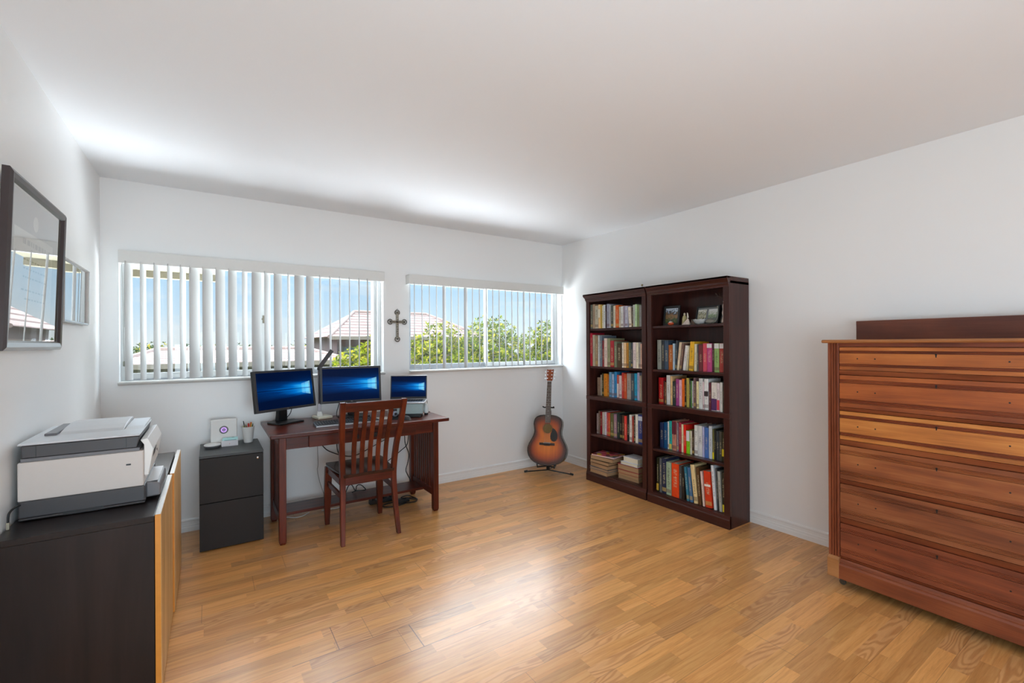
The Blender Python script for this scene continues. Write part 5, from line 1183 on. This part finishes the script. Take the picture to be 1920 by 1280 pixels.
st2.part('rock', MB().add([(3.115, 2.262, zt), (3.12, 2.192, zt), (3.155, 2.20, zt), (3.15, 2.258, zt), (3.132, 2.218, zt + .052), (3.136, 2.21, zt + .05)], [(0, 1, 5, 4), (1, 2, 5), (2, 3, 4, 5), (3, 0, 4), (3, 2, 1, 0)]), plain('speckled_stone', (208, 190, 176), .7, 0, .25, 160), bevel=.004)
lf = Thing('driftwood', 'brown leaning wedge of wood beside the speckled stone', 'ornament', (3.16, 2.17, zt))
lf.part('wedge', MB().add([(3.15, 2.205, zt), (3.15, 2.155, zt), (3.175, 2.155, zt), (3.175, 2.205, zt), (3.155, 2.20, zt + .045), (3.168, 2.20, zt + .045)], [(0, 1, 4), (1, 2, 5, 4), (2, 3, 5), (3, 0, 4, 5), (3, 2, 1, 0)]), plain('taupe_wood', (98, 82, 70), .7, 0, .1), bevel=.002)
M_cry, t = newmat('clear_crystal'); t.out(t.bsdf((.92, .95, .95, 1), .08, 0, Transmission_Weight=.7, IOR=1.4))
gb = Thing('crystal_bowl', 'small cut crystal dish before the double photo frame', 'bowl', (3.125, 2.105, zt))
cbm = MB(); n = 16; prof = [(.02, 0), (.03, .006), (.045, .022), (.052, .036), (.048, .037), (.03, .012), (0, .008)]
for r_, z in prof:
    for k in range(n):
        a = 2 * PI * k / n; q = 1 + .09 * (k % 2); cbm.v.append((3.125 + r_ * q * math.cos(a) * .6, 2.105 + r_ * q * math.sin(a), zt + z + (.004 * (k % 2) if z > .03 else 0)))
for j in range(len(prof) - 1):
    for k in range(n): cbm.f.append((j * n + k, j * n + (k + 1) % n, (j + 1) * n + (k + 1) % n, (j + 1) * n + k))
gb.part('dish', cbm, M_cry)
sh = Thing('sea_shell', 'grey ribbed shell lying between the crystal dish and dark box', 'shell', (3.125, 2.02, zt))
smb = MB(); n = 14
for j in range(7):
    v = j / 6
    for k in range(n):
        a = 2 * PI * k / n; r_ = .018 * math.sin(PI * (.12 + .8 * v)) * (1 + .1 * (k % 2))
        smb.v.append((3.125 + r_ * math.cos(a), 2.055 - v * .07, zt + .019 + r_ * math.sin(a)))
for j in range(6):
    for k in range(n): smb.f.append((j * n + k, j * n + (k + 1) % n, (j + 1) * n + (k + 1) % n, (j + 1) * n + k))
smb.f.append(tuple(range(n))[::-1]); smb.f.append(tuple(6 * n + k for k in range(n)))
sh.part('shell_body', smb, plain('shell_grey', (130, 124, 112), .5, 0, .15, 60), smooth=True)
db = Thing('photo_frame', 'plain black frame standing behind the shell, nearest the branch vase', 'photo frame', (3.245, 1.985, zt))
db.part('frame_border', MB().box(3.245, 3.258, 1.945, 2.035, zt, zt + .125), M_blk, bevel=.002)
db.part('backing', MB().box(3.258, 3.27, 1.955, 2.025, zt, zt + .11), M_dgrey, bevel=.002)
vs_ = Thing('vase', 'slender dark bottle vase with a dry branch at the shelf end', 'vase', (3.135, 1.925, zt))
vs_.part('bottle', MB().lathe([(.018, 0), (.02, .004), (.018, .03), (.008, .06), (.006, .1), (.0065, .135), (.009, .14), (0, .14)], 3.15, 1.93, zt, 16), M_blk, smooth=True)
vs_.part('branch', MB().tube(spline([(3.15, 1.93, zt + .13), (3.145, 1.915, zt + .17), (3.14, 1.94, zt + .195), (3.14, 1.965, zt + .205), (3.135, 1.98, zt + .225)], 5), .0045, 6).tube([(3.14, 1.955, zt + .20), (3.14, 1.99, zt + .198)], .0018, 5).tube([(3.14, 1.95, zt + .205), (3.13, 1.95, zt + .225)], .003, 5), plain('dry_branch', (64, 44, 34), .8, 0, .1))
vs_.part('wire_loop', MB().tube(spline([(3.125, 2.0, zt + .002), (3.125, 1.965, zt + .03), (3.125, 1.955, zt + .08), (3.125, 1.957, zt + .12)], 5), .0025, 6).lathe([(0, .118), (.005, .121), (.005, .127), (0, .131)], 3.125, 1.957, zt, 10), plain('pale_wire', (150, 150, 132), .4, .3), smooth=True)
vs2 = Thing('angel_statue', 'pale twisted statuette half hidden behind the bookcase stile', 'figurine', (3.135, 1.905, zt))
vs2.part('figure', MB().lathe([(.02, 0), (.018, .02), (.01, .05), (.016, .075), (.01, .1), (.013, .125), (.007, .145), (.009, .16), (0, .17)], 3.115, 1.9, zt, 16), plain('pinkish_alabaster', (206, 190, 180), .45, 0, .1, 60), smooth=True)
# ------------------------------------------------------------------ antique dresser
def dwood(name, dark, mid, light, off=0.0, rough=.42):
    m, t = newmat(name); P_ = t.xyz(t.coord())
    y_ = t.m('ADD', P_[1], off); z_ = t.m('ADD', P_[2], off * 3.1)
    a = t.noise(t.comb(t.m('MULTIPLY', P_[0], 6.0), t.m('MULTIPLY', y_, 1.4), t.m('MULTIPLY', z_, 16.0)), 1.0, 4, .55, .8)
    b = t.noise(t.comb(t.m('MULTIPLY', P_[0], 40.0), t.m('MULTIPLY', y_, 5.0), t.m('MULTIPLY', z_, 160.0)), 1.0, 3, .6, .3)
    f = t.m('ADD', t.m('MULTIPLY', a, .72), t.m('MULTIPLY', b, .28))
    sc_ = t.noise(t.comb(0.0, t.m('MULTIPLY', y_, 3.0), t.m('MULTIPLY', z_, 7.0)), 1.0, 2)
    f = t.m('ADD', f, t.m('MULTIPLY_ADD', sc_, .55, -.28))
    col = t.ramp(f, [(.25, lin(dark)), (.48, lin(mid)), (.72, lin(light))])
    t.out(t.bsdf(col, rough, 0, Normal=t.bump(b, .1, .001), Coat_Weight=.06, Coat_Roughness=.2)); return m
Wd = [dwood('walnut_orange_a', (116, 56, 24), (168, 92, 38), (194, 116, 52), .3), dwood('walnut_orange_b', (116, 54, 24), (160, 82, 34), (188, 104, 46), 1.7),
      dwood('walnut_golden', (136, 76, 32), (190, 116, 52), (218, 148, 74), 2.9), dwood('walnut_brown_c', (100, 50, 28), (146, 80, 42), (176, 110, 62), 4.1),
      dwood('walnut_brown_d', (94, 46, 28), (134, 74, 42), (160, 98, 60), 5.3), dwood('walnut_red_e', (92, 42, 26), (130, 64, 38), (158, 86, 50), 6.8)]
W_band = dwood('red_brown_band', (88, 36, 18), (126, 58, 28), (152, 80, 42), 8.2)
W_case = dwood('walnut_case', (90, 42, 24), (128, 64, 36), (154, 86, 50), 9.0)
W_pil = wood('walnut_pilaster', (92, 42, 24), (134, 70, 44), (160, 90, 58), 'Z', .4, 1, .05)
W_top = dwood('walnut_top', (134, 80, 42), (170, 110, 62), (190, 130, 78), 10.0, .35)
W_back = dwood('dark_splash_board', (74, 36, 26), (98, 50, 34), (120, 66, 46), 11.0)
DX, DYa, DYb, DR = 2.84, 1.128, .23, 3.33
ds = Thing('dresser', 'antique orange-brown wooden chest of six long drawers against the wall', 'dresser', (3.08, .68, 0))
ds.part('side_panel', MB().box(DX + .03, DR, DYa - .02, DYa, .05, 1.322), W_pil)
ds.part('side_panel', MB().box(DX + .03, DR, DYb, DYb + .02, .05, 1.322), W_pil)
ds.part('back_panel', MB().box(DR - .008, DR, DYb + .02, DYa - .02, .06, 1.322), W_pil)
ds.part('top_board', MB().prism([(DX - .028, 1.328), (DX - .022, 1.322), (DR, 1.322), (DR, 1.340), (DX - .02, 1.340), (DX - .028, 1.334)], DYb - .02, DYa + .02, 'Y'), W_top, bevel=.002)
ds.part('splash_board', MB().box(3.225, 3.25, DYb + .02, DYa + .002, 1.34, 1.452), W_back, bevel=.003)
for ya, yb in ((DYa - .052, DYa), (DYb, DYb + .052)):
    poly = [(DX + .03, ya), (DX + .002, ya)]
    n = 20
    for k in range(n + 1):
        y = ya + .002 + (yb - ya - .004) * k / n
        gr = .007 if k in (4, 5, 9, 10, 14, 15) else 0
        poly.append((DX + gr, y))
    poly += [(DX + .002, yb), (DX + .03, yb)]
    ds.part('pilaster', MB().prism(poly, .155, 1.322), W_pil)
    ds.part('corner_block', MB().box(DX - .012, DX + .03, ya - .001, yb + .003, .05, .150).hexa([(DX - .012, ya - .001, .150), (DX + .03, ya - .001, .150), (DX + .03, yb + .003, .150), (DX - .012, yb + .003, .150), (DX - .002, ya - .001, .163), (DX + .03, ya - .001, .163), (DX + .03, yb, .163), (DX - .002, yb, .163)]), dwood('pale_worn_block_%d' % int(ya * 100), (130, 82, 44), (168, 112, 64), (190, 134, 84), 3.3), bevel=.003)
ya, yb = DYb + .053, DYa - .053
ds.part('top_rail', MB().box(DX + .004, DX + .03, yb * 0 + ya, yb, 1.302, 1.322), W_band)
ds.part('plinth', MB().prism([(DX + .03, .05), (DX - .010, .05), (DX - .010, .122), (DX - .006, .132), (DX + .002, .136), (DX + .004, .146), (DX + .008, .155), (DX + .03, .155)], ya - .004, yb + .004, 'Y'), W_case, bevel=.001)
dz = [(1.300, 1.178), (1.150, .978), (.956, .803), (.771, .590), (.563, .382), (.349, .172)]
kh = [1.262, 1.116, .920, .728, .531, .316]
for i, (zt_, zb_) in enumerate(dz):
    w_ = Wd[i]; h_ = zt_ - zb_; bd = h_ * .13; gv = h_ * .125
    if i == 0: bd = h_ * .15
    # rail below each drawer, sloping out
    nz_ = dz[i + 1][0] if i < 5 else .155
    ds.part('rail', MB().prism([(DX + .03, nz_ + .001), (DX + .0125, nz_ + .0015), (DX + .002, zb_ - .002), (DX + .03, zb_ - .002)], ya, yb, 'Y'), W_case)
    poly = [(DX + .03, zb_), (DX + .005, zb_), (DX + .004, zb_ + .002), (DX + .004, zb_ + bd)]
    def reeds(z0, z1):
        n = 3; p = (z1 - z0) / n; r_ = []
        for q in range(n): r_ += [(DX + .0075, z0 + p * q + p * .08), (DX + .0045, z0 + p * q + p * .35), (DX + .0045, z0 + p * q + p * .7), (DX + .0075, z0 + p * (q + 1) - p * .05)]
        return r_
    front = MB().prism([(DX + .03, zb_), (DX + .004, zb_), (DX + .004, zb_ + bd), (DX + .008, zb_ + bd), (DX + .008, zb_ + bd + gv), (DX + .003, zb_ + bd + gv), (DX + .003, zt_ - bd - gv), (DX + .008, zt_ - bd - gv), (DX + .008, zt_ - bd), (DX + .004, zt_ - bd), (DX + .004, zt_ - .001), (DX + .03, zt_ - .001)], ya + .002, yb - .002, 'Y')
    d = ds.part('drawer', front, w_)
    for z0 in (zb_ + bd, zt_ - bd - gv):
        rp = reeds(z0, z0 + gv)
        ds.part('reeded_band', MB().prism([(DX + .0085, z0), ] + rp + [(DX + .0085, z0 + gv)], ya + .002, yb - .002, 'Y'), W_band if i < 3 else w_, parent=d)
    zc = (zt_ + zb_) / 2
    ds.part('keyhole', MB().lathe([(0, -.0004), (.0042, -.0004), (.0042, .0008)], .679, kh[i] + .003, DX + .003, 12, 'X').box(DX + .0026, DX + .0036, .6766, .6814, kh[i] - .010, kh[i] + .002), M_blk, parent=d)
    hm = MB()
    for y in (.991, .915, .443, .367): hm.lathe([(0, -.0004), (.0036, -.0004), (.0036, .0008)], y, zc, DX + .003, 10, 'X')
    ds.part('screw_holes', hm, M_blk, parent=d)
for y in (DYa - .05, DYb + .05):
    for x in (DX + .045, DR - .05):
        ds.part('caster', MB().lathe([(.014, -.006), (.016, -.003), (.016, .003), (.014, .006)], y, .016, x, 16, 'X').box(x - .004, x + .004, y - .006, y + .006, .02, .05), M_pewd, auto=True)
